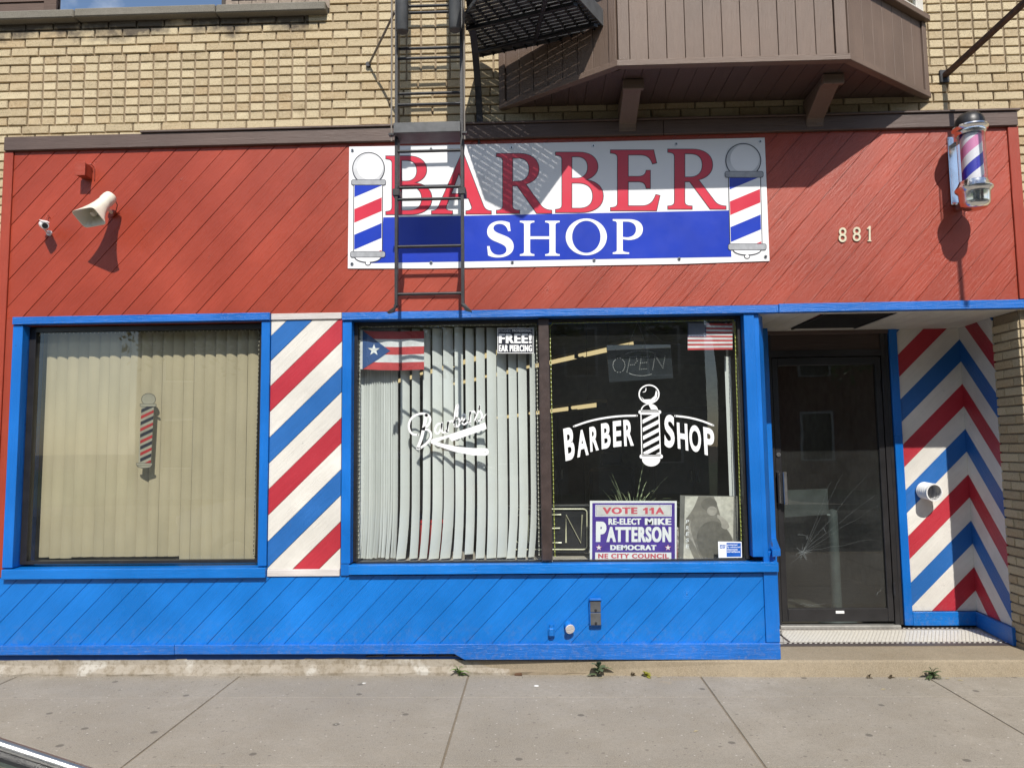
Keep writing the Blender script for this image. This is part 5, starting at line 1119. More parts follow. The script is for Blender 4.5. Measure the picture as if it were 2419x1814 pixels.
FV.rect('lettering', 'RE-ELECT', 315, 742, 408, 492, YL, DECAL, VS, 0.03, 1.0, 7); FV.rect('lettering', 'MIKE', 792, 1138, 408, 494, YL, DECAL, VS, 0.02, 1.0, 14)
FV.rect('lettering', 'P', 152, 290, 450, 716, YL, DECAL, VS, 0.06, 1.0, 8); FV.rect('lettering', 'ATTERSON', 290, 1135, 518, 720, YL, DECAL, VS, 0.03, 1.0, 12)
FV.rect('lettering', 'DEMOCRAT', 340, 942, 755, 824, YL, DECAL, VS, 0.03, 1.0, 10); FV.rect('lettering', 'NE CITY COUNCIL', 182, 1102, 868, 930, YL, VPNK, VS, 0.03, 1.0, 5)
for cx in (192, 1092): FV.poly('star', [star(cx, 790, 46)], YL + .0003, VPNK, VS); FV.poly('star', [star(cx, 790, 36)], YL, DECAL, VS)

PO = root('framed_poster', (1.18, 0.15, 0.722), 'framed grey portrait poster propped at the window corner', 'poster')
FO = Flat((0.339909, 0.000524542, -1.79696e-05, 1.21945, -4.49185e-06, -0.000521893)); PY = 0.146
B().prism([FO.p(*q) for q in ((1252, 108), (2010, 120), (2000, 948), (1240, 950))], PY + .0005, PY + .02).mk('frame', plain('poster_frame_grey', (0.17, 0.165, 0.15), 0.5), PO)
PG = [plain('poster_%s' % n, c, 0.55, 0, 0.15, 25) for n, c in (('paper', (0.56, 0.54, 0.47)), ('mid', (0.21, 0.195, 0.165)), ('dark', (0.14, 0.13, 0.11)), ('light', (0.38, 0.355, 0.31)))]
FO.poly('print', [[(1315, 118), (1952, 126), (1940, 930), (1296, 948)]], PY, PG[0], PO)
FO.poly('print_shape', [bez([('M', 1490, 121), ('C', 1440, 260, 1400, 330, 1330, 410), ('L', 1305, 620), ('C', 1340, 720, 1400, 850, 1440, 946), ('L', 1940, 930), ('L', 1940, 680), ('C', 1900, 590, 1860, 540, 1800, 480), ('C', 1770, 330, 1730, 200, 1690, 124)])], PY - .0006, PG[1], PO)
FO.poly('print_shape', [bez([('M', 1390, 430), ('C', 1360, 560, 1440, 700, 1500, 900), ('L', 1525, 945), ('C', 1470, 800, 1420, 720, 1340, 620), ('C', 1350, 540, 1370, 480, 1390, 430)])], PY - .0009, PG[3], PO)
FO.poly('print_shape', [ell(1630, 225, 105, 85, 24)], PY - .0009, PG[2], PO); FO.poly('print_shape', [ell(1668, 312, 66, 62, 24)], PY - .0012, PG[3], PO); FO.poly('print_shape', [bez([('M', 1735, 360), ('C', 1800, 370, 1880, 440, 1895, 520), ('C', 1880, 560, 1820, 560, 1790, 520), ('C', 1800, 470, 1770, 420, 1735, 400)])], PY - .0012, PG[3], PO)
FO.poly('print_shape', [bez([('M', 1470, 640), ('C', 1500, 470, 1640, 420, 1740, 450), ('C', 1860, 520, 1930, 640, 1938, 760), ('L', 1936, 926), ('L', 1560, 940), ('C', 1500, 840, 1460, 740, 1470, 640)])], PY - .0007, PG[2], PO)
for i, ch in enumerate('PRESE'): FO.text('lettering', ch, [(1332, 428 + i * 80), (1372, 428 + i * 80), (1364, 476 + i * 80), (1324, 476 + i * 80)], PY - .0018, DECAL, PO, 0.01)

OS = root('open_sign', (0.75, 0.2, 1.955), 'dark hanging open sign with rows of unlit bulbs', 'open sign')
FO2 = Flat((0.00339748, 0.0011953, -3.2146e-05, 2.52085, -1.93214e-05, -0.00121))
B().prism([FO2.p(*q) for q in ((436, 262), (816, 240), (830, 435), (450, 460))], 0.2, 0.206).mk('panel', plain('smoked_panel', (0.022, 0.026, 0.03), 0.2), OS)
B().prism([FO2.p(*q) for q in ((434, 240), (814, 236), (816, 256), (436, 272))], 0.192, 0.212).mk('top_bar', STEEL, OS, 0.002)
dots = B()
def dotline(path, st=11.5):
    for i in range(len(path) - 1):
        a, b = path[i], path[i + 1]; n = max(1, round(math.hypot(b[0] - a[0], b[1] - a[1]) / st))
        for k in range(n): px, pz = FO2.p(a[0] + (b[0] - a[0]) * k / n, a[1] + (b[1] - a[1]) * k / n); dots.blob((px, 0.197, pz), 0.0026, 6, 4)
dotline(ell(508, 360, 36, 42, 14) + [(544, 360)]); dotline([(556, 398), (574, 312), (610, 308), (616, 334), (600, 356), (566, 358)]); dotline([(688, 308), (640, 312), (630, 384), (684, 380)]); dotline([(638, 346), (684, 342)]); dotline([(708, 384), (722, 300), (768, 376), (784, 292)]); dotline([(p[0], p[1]) for p in ell(640, 350, 118, 72, 20, 60, 130)]); dotline(ell(640, 350, 140, 76, 20, 230, 310))
tag(dots.mk('bulb', plain('grey_bulb', (0.50, 0.52, 0.52), 0.3), OS, fix=False), kind='stuff')
for x, y in ((563, 222), (668, 218)):
    p, q = FO2.p(x, y + 18), FO2.p(620, 105)
    ch = B(); n = 22
    for i in range(n):
        t = i / n; c = Vector((p[0] + (q[0] - p[0]) * t, 0.202, p[1] + (q[1] - p[1]) * t)); d = Vector((q[0] - p[0], 0, q[1] - p[1])).normalized()
        ch.bar(c - d * .0045, c + d * .0045, (0.0012, 0.002 if i % 2 else 0.0008, 0), (0, .0008, 0))
    ch.mk('chain', STEEL, OS)
p = [FO2.p(*q) for q in ((600, 236), (590, 180), (612, 120), (640, 102), (690, 160), (780, 225), (870, 232))]
B().tube([(a, 0.215, b) for a, b in p], 0.0025, 6).mk('cord', BLKP, OS)

NE = root('neon_sign', (0.1, 0.3, 0.75), 'unlit neon open sign on clear panel at window foot', 'neon sign')
FN = Flat((-0.00125942, 0.00120276, -1.98027e-05, 2.50096, -1.01958e-05, -0.00118862)); NT = plain('neon_tube', (0.62, 0.60, 0.42), 0.3)
B().prism([FN.p(*q) for q in ((-150, 1192), (330, 1192), (330, 1472), (-150, 1472))], 0.312, 0.318).mk('panel', BLKP, NE)
def ntube(nm, pth, r=0.0055): B().tube([(*FN.p(*q)[:1], 0.302, FN.p(*q)[1]) for q in pth], r, 8).mk(nm, NT, NE, smooth=True)
ntube('border_tube', rrect(-135, 318, 1212, 1452, 22, 4) + [rrect(-135, 318, 1212, 1452, 22, 4)[0]], 0.0048)
ntube('letter_tube', ell(-85, 1330, 34, 84, 24) + [ell(-85, 1330, 34, 84, 24)[0]]); ntube('letter_tube', [(-28, 1414), (-28, 1248), (10, 1248), (32, 1270), (32, 1310), (10, 1332), (-28, 1332)])
ntube('letter_tube', [(165, 1246), (90, 1246), (90, 1412), (168, 1412)]); ntube('letter_tube', [(92, 1328), (158, 1326)]); ntube('letter_tube', [(194, 1412), (194, 1246), (282, 1414), (290, 1246)])
B().box(*(FN.p(-150, 1184)[0], FN.p(330, 1184)[0]), 0.30, 0.325, FN.p(100, 1196)[1], FN.p(100, 1186)[1]).mk('top_rail', STEEL, NE)

GP = root('grass_plant', (0.68, 0.32, 0.722), 'potted grassy plant behind the election sign', 'plant')
B().lathe([(0.0, 0.0), (0.06, 0.0), (0.085, 0.15), (0.09, 0.16), (0.08, 0.16), (0.075, 0.14), (0.0, 0.14)], (0.68, 0.33, 0.722), 18).mk('pot', plain('clay', (0.3, 0.12, 0.06), 0.8), GP, smooth=True)
for i in range(60):
    a = rb.uniform(0, 2 * math.pi); L = rb.uniform(.30, .56); dr = rb.uniform(.25, .9); pts = []; wd = rb.uniform(.005, .009)
    bx_, by_ = 0.68 + rb.uniform(-.03, .03), 0.33 + rb.uniform(-.03, .03)
    for k in range(6):
        t = k / 5; pts.append(Vector((bx_ + math.cos(a) * L * dr * t, by_ + math.sin(a) * L * dr * t * .6, 0.862 + L * (t * 1.15 - dr * .85 * t * t))))
    b = B(); sd = Vector((-math.sin(a), math.cos(a), 0.3)) * wd
    for k, p_ in enumerate(pts): b.v += [tuple(p_ - sd * (1 - k / 5.5)), tuple(p_ + sd * (1 - k / 5.5))]
    b.f = [(2 * k, 2 * k + 1, 2 * k + 3, 2 * k + 2) for k in range(5)]; b.mk('blade', leafmat('grass_blade', (0.26, 0.34, 0.15), (0.52, 0.58, 0.36)), GP, fix=False)
CT = root('red_crate', (-0.8, 0.5, 0.722), 'red plastic crate seen between the pale blind slats', 'crate')
q = B().box(-0.90, -0.70, 0.44, 0.60, 0.722, 0.732).box(-0.90, -0.70, 0.44, 0.45, 0.732, 0.965).box(-0.90, -0.70, 0.59, 0.60, 0.732, 0.965).box(-0.90, -0.89, 0.45, 0.59, 0.732, 0.965).box(-0.71, -0.70, 0.45, 0.59, 0.732, 0.965)
q.mk('crate_body', plain('crate_red', (0.5, 0.03, 0.03), 0.4), CT); box('crate_rim', -0.91, -0.69, 0.43, 0.445, 0.95, 0.975, plain('crate_red', (0.5, 0.03, 0.03), 0.4), CT)
MG = root('magazine_stack', (0.985, 0.25, 0.722), 'red topped magazines wedged beside the framed poster', 'magazines')
for i, c in enumerate(((0.5, 0.04, 0.03), (0.55, 0.52, 0.48), (0.10, 0.10, 0.12))): B().box(0.955 + i * .014, 0.966 + i * .014, 0.17, 0.38, 0.722, 0.985 - i * .05).mk('magazine', plain('cover_%d' % i, c, 0.4, 0, .4, 60), MG)

# ------------------------------------------------------------------ ceiling tube lights inside, plus an added lower row for their mirror image
TUBE = emit('warm_tube_light', (1.0, 0.78, 0.40), 0.62); HOUS = plain('fixture_housing', (0.45, 0.40, 0.28), 0.5)
for lab, segs in (('row of warm tube lights ending above the hanging open sign', [((1.12, 2.82, 2.6), (0.56, 3.86, 2.6)), ((0.54, 3.90, 2.6), (-0.10, 5.12, 2.6)), ((-0.12, 5.16, 2.6), (-0.76, 6.38, 2.6)), ((-0.78, 6.42, 2.6), (-1.42, 7.64, 2.6))]), ('row of warm tube lights seen between the pale blinds', [((-0.36, 3.30, 2.6), (-1.0, 4.52, 2.6)), ((-1.02, 4.56, 2.6), (-1.66, 5.78, 2.6)), ((-1.68, 5.82, 2.6), (-2.32, 7.04, 2.6))]), ('lower row of warm tube lights added as a mirror image left of the pole emblem', [((0.71, 2.84, 1.95), (0.45, 3.50, 1.95)), ((0.44, 3.53, 1.95), (-0.05, 4.78, 1.95)), ((-0.06, 4.81, 1.95), (-0.55, 6.06, 1.95))])):
    a0 = segs[0][0]; TL = root('tube_light', a0, lab, 'light')
    for a, b in segs:
        a, b = Vector(a), Vector(b); d = (b - a).normalized(); nn = Vector((-d.y, d.x, 0))
        B().bar(a + Vector((0, 0, .035)), b + Vector((0, 0, .035)), nn * .06, (0, 0, .018)).mk('housing', HOUS, TL)
        for s_ in (-1, 1): B().tube([a + nn * .035 * s_ + d * .02, b + nn * .035 * s_ - d * .02], 0.019, 8).mk('tube', TUBE, TL, smooth=True)
        for e in (a + d * .012, b - d * .012): B().bar(e - d * .01 + Vector((0, 0, 0)), e + d * .01, nn * .055, (0, 0, .03)).mk('end_cap', IRON, TL)
        m_ = (a + b) / 2
        B().tube([m_ + Vector((0, 0, .05)), Vector((m_.x, m_.y, 2.985))], 0.004, 6).mk('hanger', IRON, TL)
WSD = root('reflection_post', (2.42, 1.15, 0.06), 'grey post added inside the door glass in place of a reflection', 'stand'); PST = plain('dull_steel', (0.30, 0.32, 0.31), 0.45, 0.3)  # post added to stand in for a blurred reflection in the door glass
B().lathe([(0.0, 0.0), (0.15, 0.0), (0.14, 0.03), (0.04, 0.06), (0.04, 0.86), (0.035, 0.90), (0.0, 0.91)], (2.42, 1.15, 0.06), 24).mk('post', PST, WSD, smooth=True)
NP = root('reflection_card', (2.1, 0.83, 0.93), 'plain grey card added behind the cracked door glass in place of a reflection', 'notice')  # card and its bright corner added in place of a reflection in the glass
B().hexa([(1.925, .822, .935), (2.265, .822, .955), (2.265, .824, .955), (1.925, .824, .935), (1.935, .822, 1.145), (2.265, .822, 1.155), (2.265, .824, 1.155), (1.935, .824, 1.145)]).mk('sheet', plain('reflection_grey', (0.20, 0.20, 0.19), 0.7, 0, 0.25, 6), NP); box('reflection_corner', 2.25, 2.275, .8195, .8215, .948, .958, WPL, NP, 0)
for x_, y_, w_, lab in ((2.2, 5.4, 1.1, 'tall dark cabinet deep inside the shop'), (0.35, 6.6, 0.8, 'narrow dark cabinet at the back of the shop')):
    KB = root('cabinet', (x_, y_, 0.06), lab, 'cabinet'); CBM = plain('cabinet_wood', (0.07, 0.05, 0.04), 0.4)
    box('carcass', x_ - w_ / 2, x_ + w_ / 2, y_, y_ + .5, 0.06, 2.05, CBM, KB, 0.01)
    for k in (-1, 1): dd_ = box('door', x_ + (k - 1) * w_ / 4 + .01, x_ + (k + 1) * w_ / 4 - .01, y_ - .025, y_ - .002, 0.15, 1.98, CBM, KB, 0.006); box('handle', x_ + k * .05 - .01, x_ + k * .05 + .01, y_ - .05, y_ - .026, 1.0, 1.15, STEEL, dd_, 0.003)
# furniture half lost in the dark: barber chair and a mirror counter
for cx, lab in ((0.9, 'dark barber chair standing inside behind the lettered glass'),):
    CH = root('barber_chair', (cx, 3.6, 0.06), lab, 'chair'); LE = plain('chair_leather', (0.03, 0.022, 0.02), 0.35)
    B().lathe([(0.0, 0.0), (0.3, 0.0), (0.28, 0.04), (0.06, 0.06), (0.06, 0.42), (0.0, 0.42)], (cx, 3.6, 0.06), 24).mk('pedestal', CHR, CH, smooth=True)
    box('seat', cx - .28, cx + .28, 3.3, 3.85, 0.48, 0.62, LE, CH, 0.04); box('backrest', cx - .27, cx + .27, 3.84, 3.98, 0.6, 1.25, LE, CH, 0.04); box('headrest', cx - .13, cx + .13, 3.86, 3.95, 1.28, 1.45, LE, CH, 0.03)
    for s_ in (-1, 1): box('armrest', cx + s_ * .32 - .04, cx + s_ * .32 + .04, 3.35, 3.85, 0.72, 0.78, LE, CH, 0.02)
    box('footrest', cx - .2, cx + .2, 3.0, 3.1, 0.2, 0.24, CHR, CH)

# ------------------------------------------------------------------ weeds and litter at the foot of the front
def weed(x, y, h, n, lab, wide=0.03, seed=0, mat=GRASSY, flat=0.3):
    r0 = random.Random(seed); R0 = root('weed', (x, y, 0.0), lab, 'weed')
    st = B().tube([(x, y, -0.005), (x + .004, y - .003, h * .5), (x + .002, y - .002, h * .75)], [0.003, 0.002, 0.001], 6); st.mk('stem', mat, R0)
    for i in range(n):
        a = 2 * math.pi * i / n + r0.uniform(-.3, .3); L = h * r0.uniform(.6, 1.15); w_ = wide * r0.uniform(.7, 1.2); el = r0.uniform(flat, 1.25); z0 = h * r0.uniform(.05, .55)
        d = Vector((math.cos(a) * math.cos(el), math.sin(a) * math.cos(el) * .8 - .15, math.sin(el))); sd = Vector((-math.sin(a), math.cos(a), 0)); b = B(); o = Vector((x, y, z0)); P = []
        for t, ww in ((0, .12), (.3, .8), (.55, 1), (.8, .6), (1, .04)):
            p = o + d * L * t + Vector((0, 0, -L * .5 * t * t)); p.z = max(p.z, .004); P.append((p - sd * w_ * ww / 2, p + Vector((0, 0, .004 * ww)), p + sd * w_ * ww / 2))
        b.v = [tuple(q) for tr in P for q in tr]; b.f = [(3 * k + j, 3 * k + j + 1, 3 * k + j + 4, 3 * k + j + 3) for k in range(4) for j in range(2)]
        b.mk('leaf', mat, R0, fix=False)
weed(-0.53, -0.035, 0.085, 15, 'bright green weed with pointed leaves at the sidewalk joint', 0.016, 1)
weed(0.39, -0.05, 0.105, 11, 'dull green weed with broad leaves under the outlet box', 0.04, 2, leafmat('dull_leaf', (0.05, 0.085, 0.04), (0.16, 0.20, 0.11)))
weed(0.70, -0.065, 0.045, 9, 'low weed with yellow leaf beside the brown one', 0.028, 3, leafmat('yellow_leaf', (0.07, 0.10, 0.02), (0.45, 0.42, 0.05)), .1)
weed(0.615, -0.04, 0.03, 7, 'tiny withered brown weed at the footing', 0.014, 4, leafmat('brown_leaf', (0.05, 0.035, 0.02), (0.12, 0.09, 0.05)), .1)
weed(2.115, -0.105, 0.032, 9, 'small dark weed at the step below the door', 0.012, 5, leafmat('brown_leaf', (0.05, 0.035, 0.02), (0.12, 0.09, 0.05)), .2)
weed(2.255, -0.10, 0.03, 8, 'low dark weed between two others at the step', 0.012, 6, leafmat('brown_leaf', (0.05, 0.035, 0.02), (0.12, 0.09, 0.05)), .2)
weed(2.51, -0.115, 0.085, 26, 'bushy dark weed growing where the step meets the slab joint', 0.018, 7, leafmat('dark_weed', (0.035, 0.06, 0.025), (0.10, 0.14, 0.06)), .1)
gv = B(); rg0 = random.Random(31)
for i in range(900):
    x = rg0.uniform(-3.9, 3.3); d = abs(rg0.gauss(0, .045)); y = (-0.028 if x < 1.4 else -0.095) - d; r = rg0.uniform(.0012, .0048) * (1 if d < .05 else .6); z = .0005
    q = [(x + r * rg0.uniform(.5, 1) * math.cos(a), y + r * rg0.uniform(.5, 1) * math.sin(a), z) for a in (0, 1.6, 3.1, 4.7)]; k = len(gv.v)
    gv.v += q + [(x + rg0.uniform(-.3, .3) * r, y, z + r * rg0.uniform(.5, 1))]; gv.f += [(k, k + 1, k + 4), (k + 1, k + 2, k + 4), (k + 2, k + 3, k + 4), (k + 3, k, k + 4)]
nG = N('grit'); gG = nG.n('ShaderNodeNewGeometry'); nG.bsdf(nG.mixc(gG.outputs['Random Per Island'], (0.07, 0.055, 0.04), (0.42, 0.37, 0.30)), 0.9)
tag(gv.mk('gravel', nG.m, None, fix=False), 'loose grit gathered along the foot of the wall', 'grit', None, 'stuff')
LT = [(-0.02, -0.25, .016, (0.75, 0.73, 0.68), 'round white bottle cap lying on the sidewalk', 'cap'), (-1.13, -0.19, .012, (0.7, 0.68, 0.62), 'white paper scrap on the slab below the striped panel', 'litter')]
for x, y, r, c, lab, cat in LT:
    o = B().lathe([(0.0, .003), (r * .9, .004), (r, .003), (r * .95, .0016), (0, .0016)], (x, y, 0), 10).mk('bottle_cap' if cat == 'cap' else 'paper_scrap', plain('litter_%s' % cat, c, 0.6), None); tag(o, lab, cat)
o = B().hexa([(-0.165, -0.036, .002), (-0.115, -0.04, .002), (-0.112, -0.022, .002), (-0.163, -0.018, .002), (-0.163, -0.034, .016), (-0.118, -0.038, .02), (-0.116, -0.026, .018), (-0.161, -0.022, .014)]).mk('wood_scrap', plain('rotten_wood', (0.10, 0.05, 0.025), 0.9), None, 0.002); tag(o, 'brown wood scrap against the footing', 'scrap')
for i, (x, y, a) in enumerate(((0.82, -1.0, .6), (2.1, -0.33, .2), (0.40, -0.085, .1), (0.78, -0.07, 0), (2.36, -0.13, .4), (2.60, -0.12, .1), (2.66, -0.16, -.4))):
    c, s_ = math.cos(a), math.sin(a); o = B().add([(x - .02 * c, y - .02 * s_, .003), (x - .005 * s_, y + .006 * c, .007), (x + .02 * c, y + .018 * s_, .004), (x + .004 * s_, y - .006 * c, .0035)], [(0, 3, 1), (3, 2, 1)]).mk('dry_leaf', leafmat('dry_leaf_mat', (0.30, 0.24, 0.13), (0.5, 0.44, 0.30)), None)
    tag(o, ('curled dry leaf alone on the slab out from the footing', 'dry leaf lying off the step below the door', 'dry leaf under the broad leaved weed', 'dry leaf beside the yellow leaved weed', 'dry leaf between the low dark weed and the bushy one', 'dry leaf just right of the bushy dark weed', 'dry leaf farther out from the bushy dark weed')[i], 'leaf', 'dry leaves on the sidewalk')

# ------------------------------------------------------------------ parked car at the kerb (its rear window corner shows in the frame)
CAR = root('parked_car', (-2.4, -4.93, -0.14), 'silver sedan parked at the kerb with chrome edged rear window', 'car')
PNT = plain('silver_car_paint', (0.52, 0.53, 0.54), 0.22, 0.6, 0.02, 5, 0.0); TNT = glass('green_car_glass', (0.55, 0.68, 0.58), 0.03, 2.2); RUB = plain('tyre_rubber', (0.02, 0.02, 0.02), 0.8)
YC = -4.93
st_ = [(-4.62, .30, .50, .58, .66, .60), (-4.55, .22, .62, .72, .78, .70), (-4.2, .18, .68, .80, .86, .78), (-3.5, .16, .80, .90, .88, .83), (-3.25, .16, .84, .94, .88, .84), (-1.6, .16, .90, .98, .88, .85), (-0.62, .17, .96, 1.06, .88, .83), (-0.45, .18, .98, 1.085, .87, .80), (-0.22, .22, .97, 1.075, .84, .76), (-0.13, .30, .88, .98, .78, .70), (-0.10, .38, .80, .86, .72, .66)]
rings = []
for x, zb, zs, zt, hw, ht in st_:
    r = []
    for s_ in (1, -1):
        pts = [(0.55 * hw, zb), (hw * .93, zb + .02), (hw, zb + (zs - zb) * .35), (hw * 1.0, zs - .12), (hw * .97, zs), (ht, zt), (ht * .55, zt + .02)]
        seq = pts if s_ == 1 else pts[::-1]
        r += [Vector((x, YC + s_ * p[0], p[1] - .0)) for p in seq]
    rings.append(r)
loft(rings, True, True).mk('body', PNT, CAR, smooth=True)
# greenhouse: stations of roof / glass house
gh = [(-3.30, 0.935, .76, .80), (-2.55, 1.36, .60, .70), (-2.2, 1.425, .585, .69), (-1.75, 1.44, .58, .69), (-1.38, 1.415, .58, .69), (-0.95, 1.325, .60, .71), (-0.46, 1.14, .66, .76)]
roof = []
for x, z, ht, hb in gh[1:5]: roof.append([Vector((x, YC + s_, zz)) for s_, zz in ((ht + .045, z - .055), (ht, z), (ht * .5, z + .018), (0, z + .022), (-ht * .5, z + .018), (-ht, z), (-ht - .045, z - .055))])
b = B(); n = 7; b.v = [tuple(p) for r in roof for p in r]; b.f = [(i * n + j, i * n + j + 1, (i + 1) * n + j + 1, (i + 1) * n + j) for i in range(len(roof) - 1) for j in range(n - 1)]
b.mk('roof', PNT, CAR, smooth=True)
def pane(nm, pts, m=TNT): return B().add(pts, [tuple(range(len(pts)))]).mk(nm, m, CAR, fix=False)
def gp(i, s_, k=0): x, z, ht, hb = gh[i]; return (x, YC + s_ * ht, z)
rear = B(); 
for x, z, ht, hb in gh[4:7]: rear.v += [(x, YC + t * ht, z + .016 * (1 - abs(t) ** 2)) for t in (-1, -.5, 0, .5, 1)]
rear.f = [(i * 5 + j, i * 5 + j + 1, (i + 1) * 5 + j + 1, (i + 1) * 5 + j) for i in range(2) for j in range(4)]
rear.mk('rear_window', TNT, CAR, smooth=True)
pane('windscreen', [gp(0, -1), gp(0, 1), gp(1, 1), gp(1, -1)])
for s_ in (1, -1):
    # belt-to-roof side glass and pillars
    sb = lambda x: (x, YC + s_ * .815, .955 + (x + 3.3) * .03)
    up = lambda i: (gh[i][0], YC + s_ * (gh[i][2] + .045), gh[i][1] - .055)
    pane('side_window', [sb(-3.1), sb(-2.13), (-2.13, up(2)[1], up(2)[2]), up(1)] if s_ > 0 else [sb(-2.13), sb(-3.1), up(1), (-2.13, up(2)[1], up(2)[2])])
    pane('side_window', [sb(-2.07), sb(-1.15), up(4), (-2.07, up(2)[1], up(2)[2])] if s_ > 0 else [sb(-1.15), sb(-2.07), (-2.07, up(2)[1], up(2)[2]), up(4)])
    B().add([sb(-1.14), (-0.42, YC + s_ * .78, 1.045), (gh[6][0], YC + s_ * (gh[6][2] + .022), gh[6][1]), (gh[5][0], YC + s_ * (gh[5][2] + .022), gh[5][1]), (gh[4][0], YC + s_ * (gh[4][2] + .022), gh[4][1]), up(4)], [(0, 1, 2, 3), (0, 3, 4, 5)]).mk('rear_pillar', PNT, CAR)
    B().add([sb(-3.12), sb(-3.45), gp(0, s_), gp(1, s_), up(1)], [(0, 1, 2, 3, 4)]).mk('front_pillar', PNT, CAR)
    B().add([sb(-2.13), sb(-2.07), (-2.07, up(2)[1], up(2)[2]), (-2.13, up(2)[1], up(2)[2])], [(0, 1, 2, 3)]).mk('door_pillar', BLKP, CAR)
    B().tube([(gh[i][0], YC + s_ * (gh[i][2] + .016), gh[i][1] + .006) for i in (4, 5, 6)], 0.0065, 10).mk('chrome_trim', STEEL, CAR, smooth=True)
    B().bar(*[(gh[i][0], YC + s_ * (gh[i][2] + .004), gh[i][1] + .002) for i in (4, 5)], (0, .006, 0), (0, 0, .002)).bar(*[(gh[i][0], YC + s_ * (gh[i][2] + .004), gh[i][1] + .002) for i in (5, 6)], (0, .006, 0), (0, 0, .002)).mk('gasket', BLKP, CAR)
    B().box(-0.14, -0.095, YC + s_ * .72 - .11, YC + s_ * .72 + .07, .66, .84).mk('tail_light', plain('tail_red', (0.4, 0.01, 0.01), 0.2), CAR, 0.015)
    B().box(-4.62, -4.55, YC + s_ * .6 - .14, YC + s_ * .6 + .1, .56, .68).mk('headlight', WPL, CAR, 0.02)
    B().box(-3.02, -2.86, YC + s_ * .98 - .07, YC + s_ * .98 + .07, .95, 1.06).mk('mirror', PNT, CAR, 0.03)
    for x in (-3.75, -0.98):
        wy = YC + s_ * .80
        wh = B().tube([(x, wy - .11, .185), (x, wy - .09, .185), (x, wy + .09, .185), (x, wy + .11, .185)], [.28, .325, .325, .28], 28).mk('wheel', RUB, CAR, smooth=True)
        B().tube([(x, wy + s_ * .105, .185), (x, wy + s_ * .118, .185)], .20, 20).mk('rim', STEEL, wh)
    for x in (-2.25, -1.3): B().box(x, x + .16, YC + s_ * .885 - .012, YC + s_ * .885 + .012, .80, .825).mk('door_handle', PNT, CAR, 0.006)
box('parcel_shelf', -1.25, -0.50, YC - .6, YC + .6, 1.02, 1.05, plain('shelf_cloth', (0.42, 0.46, 0.42), 0.9), CAR, 0.01)
box('rear_bumper', -0.12, -0.055, YC - .72, YC + .72, .36, .52, PNT, CAR, 0.02); box('front_bumper', -4.68, -4.58, YC - .68, YC + .68, .26, .44, PNT, CAR, 0.02)
B().box(-3.0, -1.0, YC - .6, YC + .6, .5, .75).mk('seats', plain('seat_cloth', (0.06, 0.06, 0.06), 0.9), CAR, 0.05)

# ------------------------------------------------------------------ across the street: what the glass mirrors
def tree(x, y, h, cr_, lab, seed):
    r0 = random.Random(seed); T = root('street_tree', (x, y, -0.02), lab, 'tree', 'trees across the street')
    tk = B().tube([(x, y, -.05), (x + .05, y, h * .25), (x - .05, y + .1, h * .5), (x, y, h * .85)], [h * .03, h * .024, h * .016, h * .005], 10)
    for i in range(9):
        a = r0.uniform(0, 6.28); z = h * r0.uniform(.28, .6); L = cr_ * r0.uniform(.6, .95)
        tk.tube([(x, y, z), (x + math.cos(a) * L * .5, y + math.sin(a) * L * .5, z + L * .35), (x + math.cos(a) * L, y + math.sin(a) * L, z + L * .6)], [h * .012, h * .008, h * .003], 6)
    tk.mk('trunk', BARK, T, smooth=True)
    cl = []
    for i in range(46):
        a = r0.uniform(0, 6.28); e = math.asin(r0.uniform(-.5, 1)); rr_ = cr_ * r0.uniform(.55, 1.0)
        cl.append((x + rr_ * math.cos(e) * math.cos(a), y + rr_ * math.cos(e) * math.sin(a), h * .62 + rr_ * math.sin(e) * .85, cr_ * r0.uniform(.18, .34)))
    b = B()
    for cx, cy, cz, rr_ in cl:
        for _ in range(95):
            d = Vector((r0.gauss(0, 1), r0.gauss(0, 1), r0.gauss(0, 1))).normalized() * rr_ * r0.uniform(.3, 1.05); c = Vector((cx, cy, cz)) + d
            s_ = r0.uniform(.06, .12); u = Vector((r0.gauss(0, 1), r0.gauss(0, 1), r0.gauss(0, 1))).normalized(); v = u.orthogonal().normalized() * s_ * .55; u = u * s_
            k = len(b.v); b.v += [tuple(c - u), tuple(c + v), tuple(c + u), tuple(c - v)]; b.f.append((k, k + 1, k + 2, k + 3))
    tag(b.mk('crown', LEAF, T, fix=False), kind='stuff')
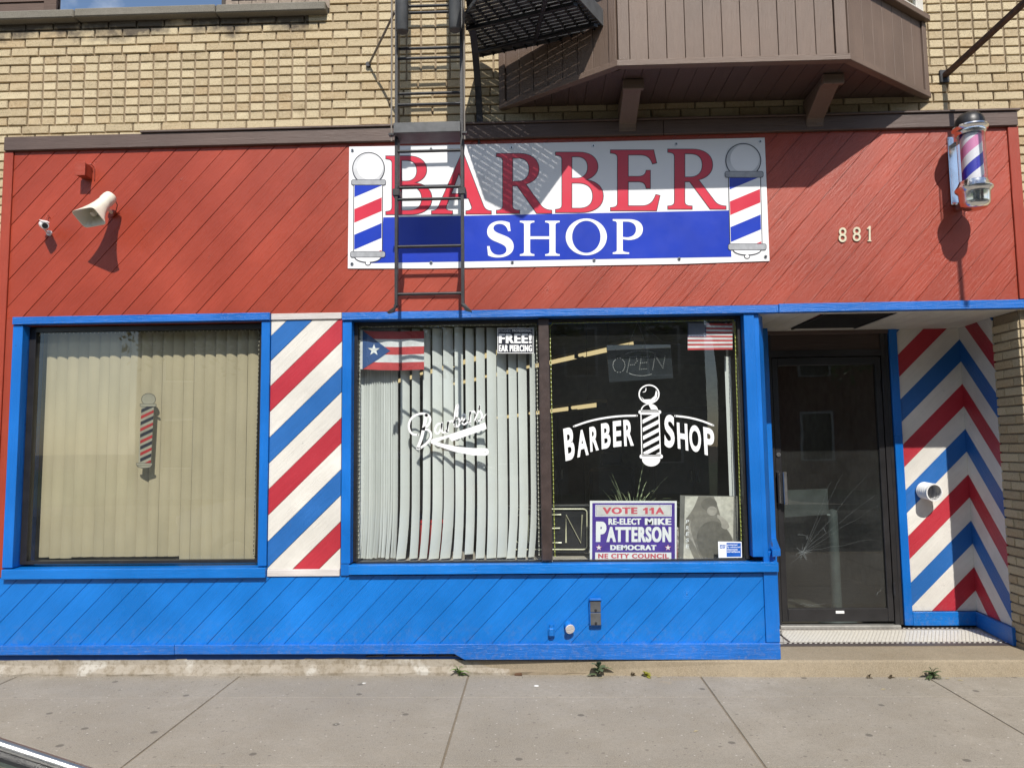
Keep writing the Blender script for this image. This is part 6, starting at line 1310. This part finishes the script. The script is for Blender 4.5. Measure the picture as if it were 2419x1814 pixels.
for x, y, h, c_r, lab, sd in ((-7.5, -14.4, 8.5, 3.0, 'broad leafy tree on the far sidewalk near the white house', 1), (-1.2, -14.2, 7.6, 2.7, 'rounded leafy tree on the far sidewalk between the houses', 2), (5.0, -14.6, 9.0, 3.1, 'tall leafy tree on the far sidewalk before the brick house', 3), (11.5, -14.4, 8.0, 2.9, 'leafy tree at the far end of the opposite sidewalk', 4)):
    tree(x, y, h, c_r, lab, sd)
def house(x0, x1, y, h, wallm, lab):
    H = root('house', ((x0 + x1) / 2, y - 4, -.02), lab, 'house', 'houses across the street')
    B().box(x0, x1, y - 8, y, -.02, h).mk('wall', wallm, H)
    m = (x0 + x1) / 2; B().prism([(x0 - .4, h - .1), (x1 + .4, h - .1), (m, h + 2.6)], y - 8.3, y + .35).mk('roof', plain('roof_shingle', (0.07, 0.065, 0.06), 0.9), H)
    for fz in (1.0, 3.8):
        for i in range(3):
            xc = x0 + (x1 - x0) * (i + .5) / 3
            if fz == 1.0 and i == 1:
                box('door', xc - .5, xc + .5, y, y + .05, .0, 2.1, BRN, H); continue
            wn = B().box(xc - .55, xc + .55, y, y + .06, fz - .05, fz).box(xc - .55, xc - .47, y, y + .06, fz, fz + 1.5).box(xc + .47, xc + .55, y, y + .06, fz, fz + 1.5).box(xc - .55, xc + .55, y, y + .06, fz + 1.5, fz + 1.58).mk('window', WPL, H)
            B().add([(xc + .47, y + .02, fz), (xc - .47, y + .02, fz), (xc - .47, y + .02, fz + 1.5), (xc + .47, y + .02, fz + 1.5)], [(0, 1, 2, 3)]).mk('pane', plain('dark_pane', (0.03, 0.035, 0.04), 0.1), wn)
house(-13, -4.5, -18.5, 6.0, plain('white_siding', (0.55, 0.54, 0.50), 0.7), 'pale sided house across the street with dark gable roof')
house(-2.5, 5.5, -18.8, 6.2, plain('grey_siding', (0.22, 0.24, 0.25), 0.7), 'grey sided house across the street with dark gable roof')
house(8, 16.5, -18.5, 5.8, plain('red_brick_far', (0.26, 0.10, 0.07), 0.8), 'red brick house across the street with dark gable roof')
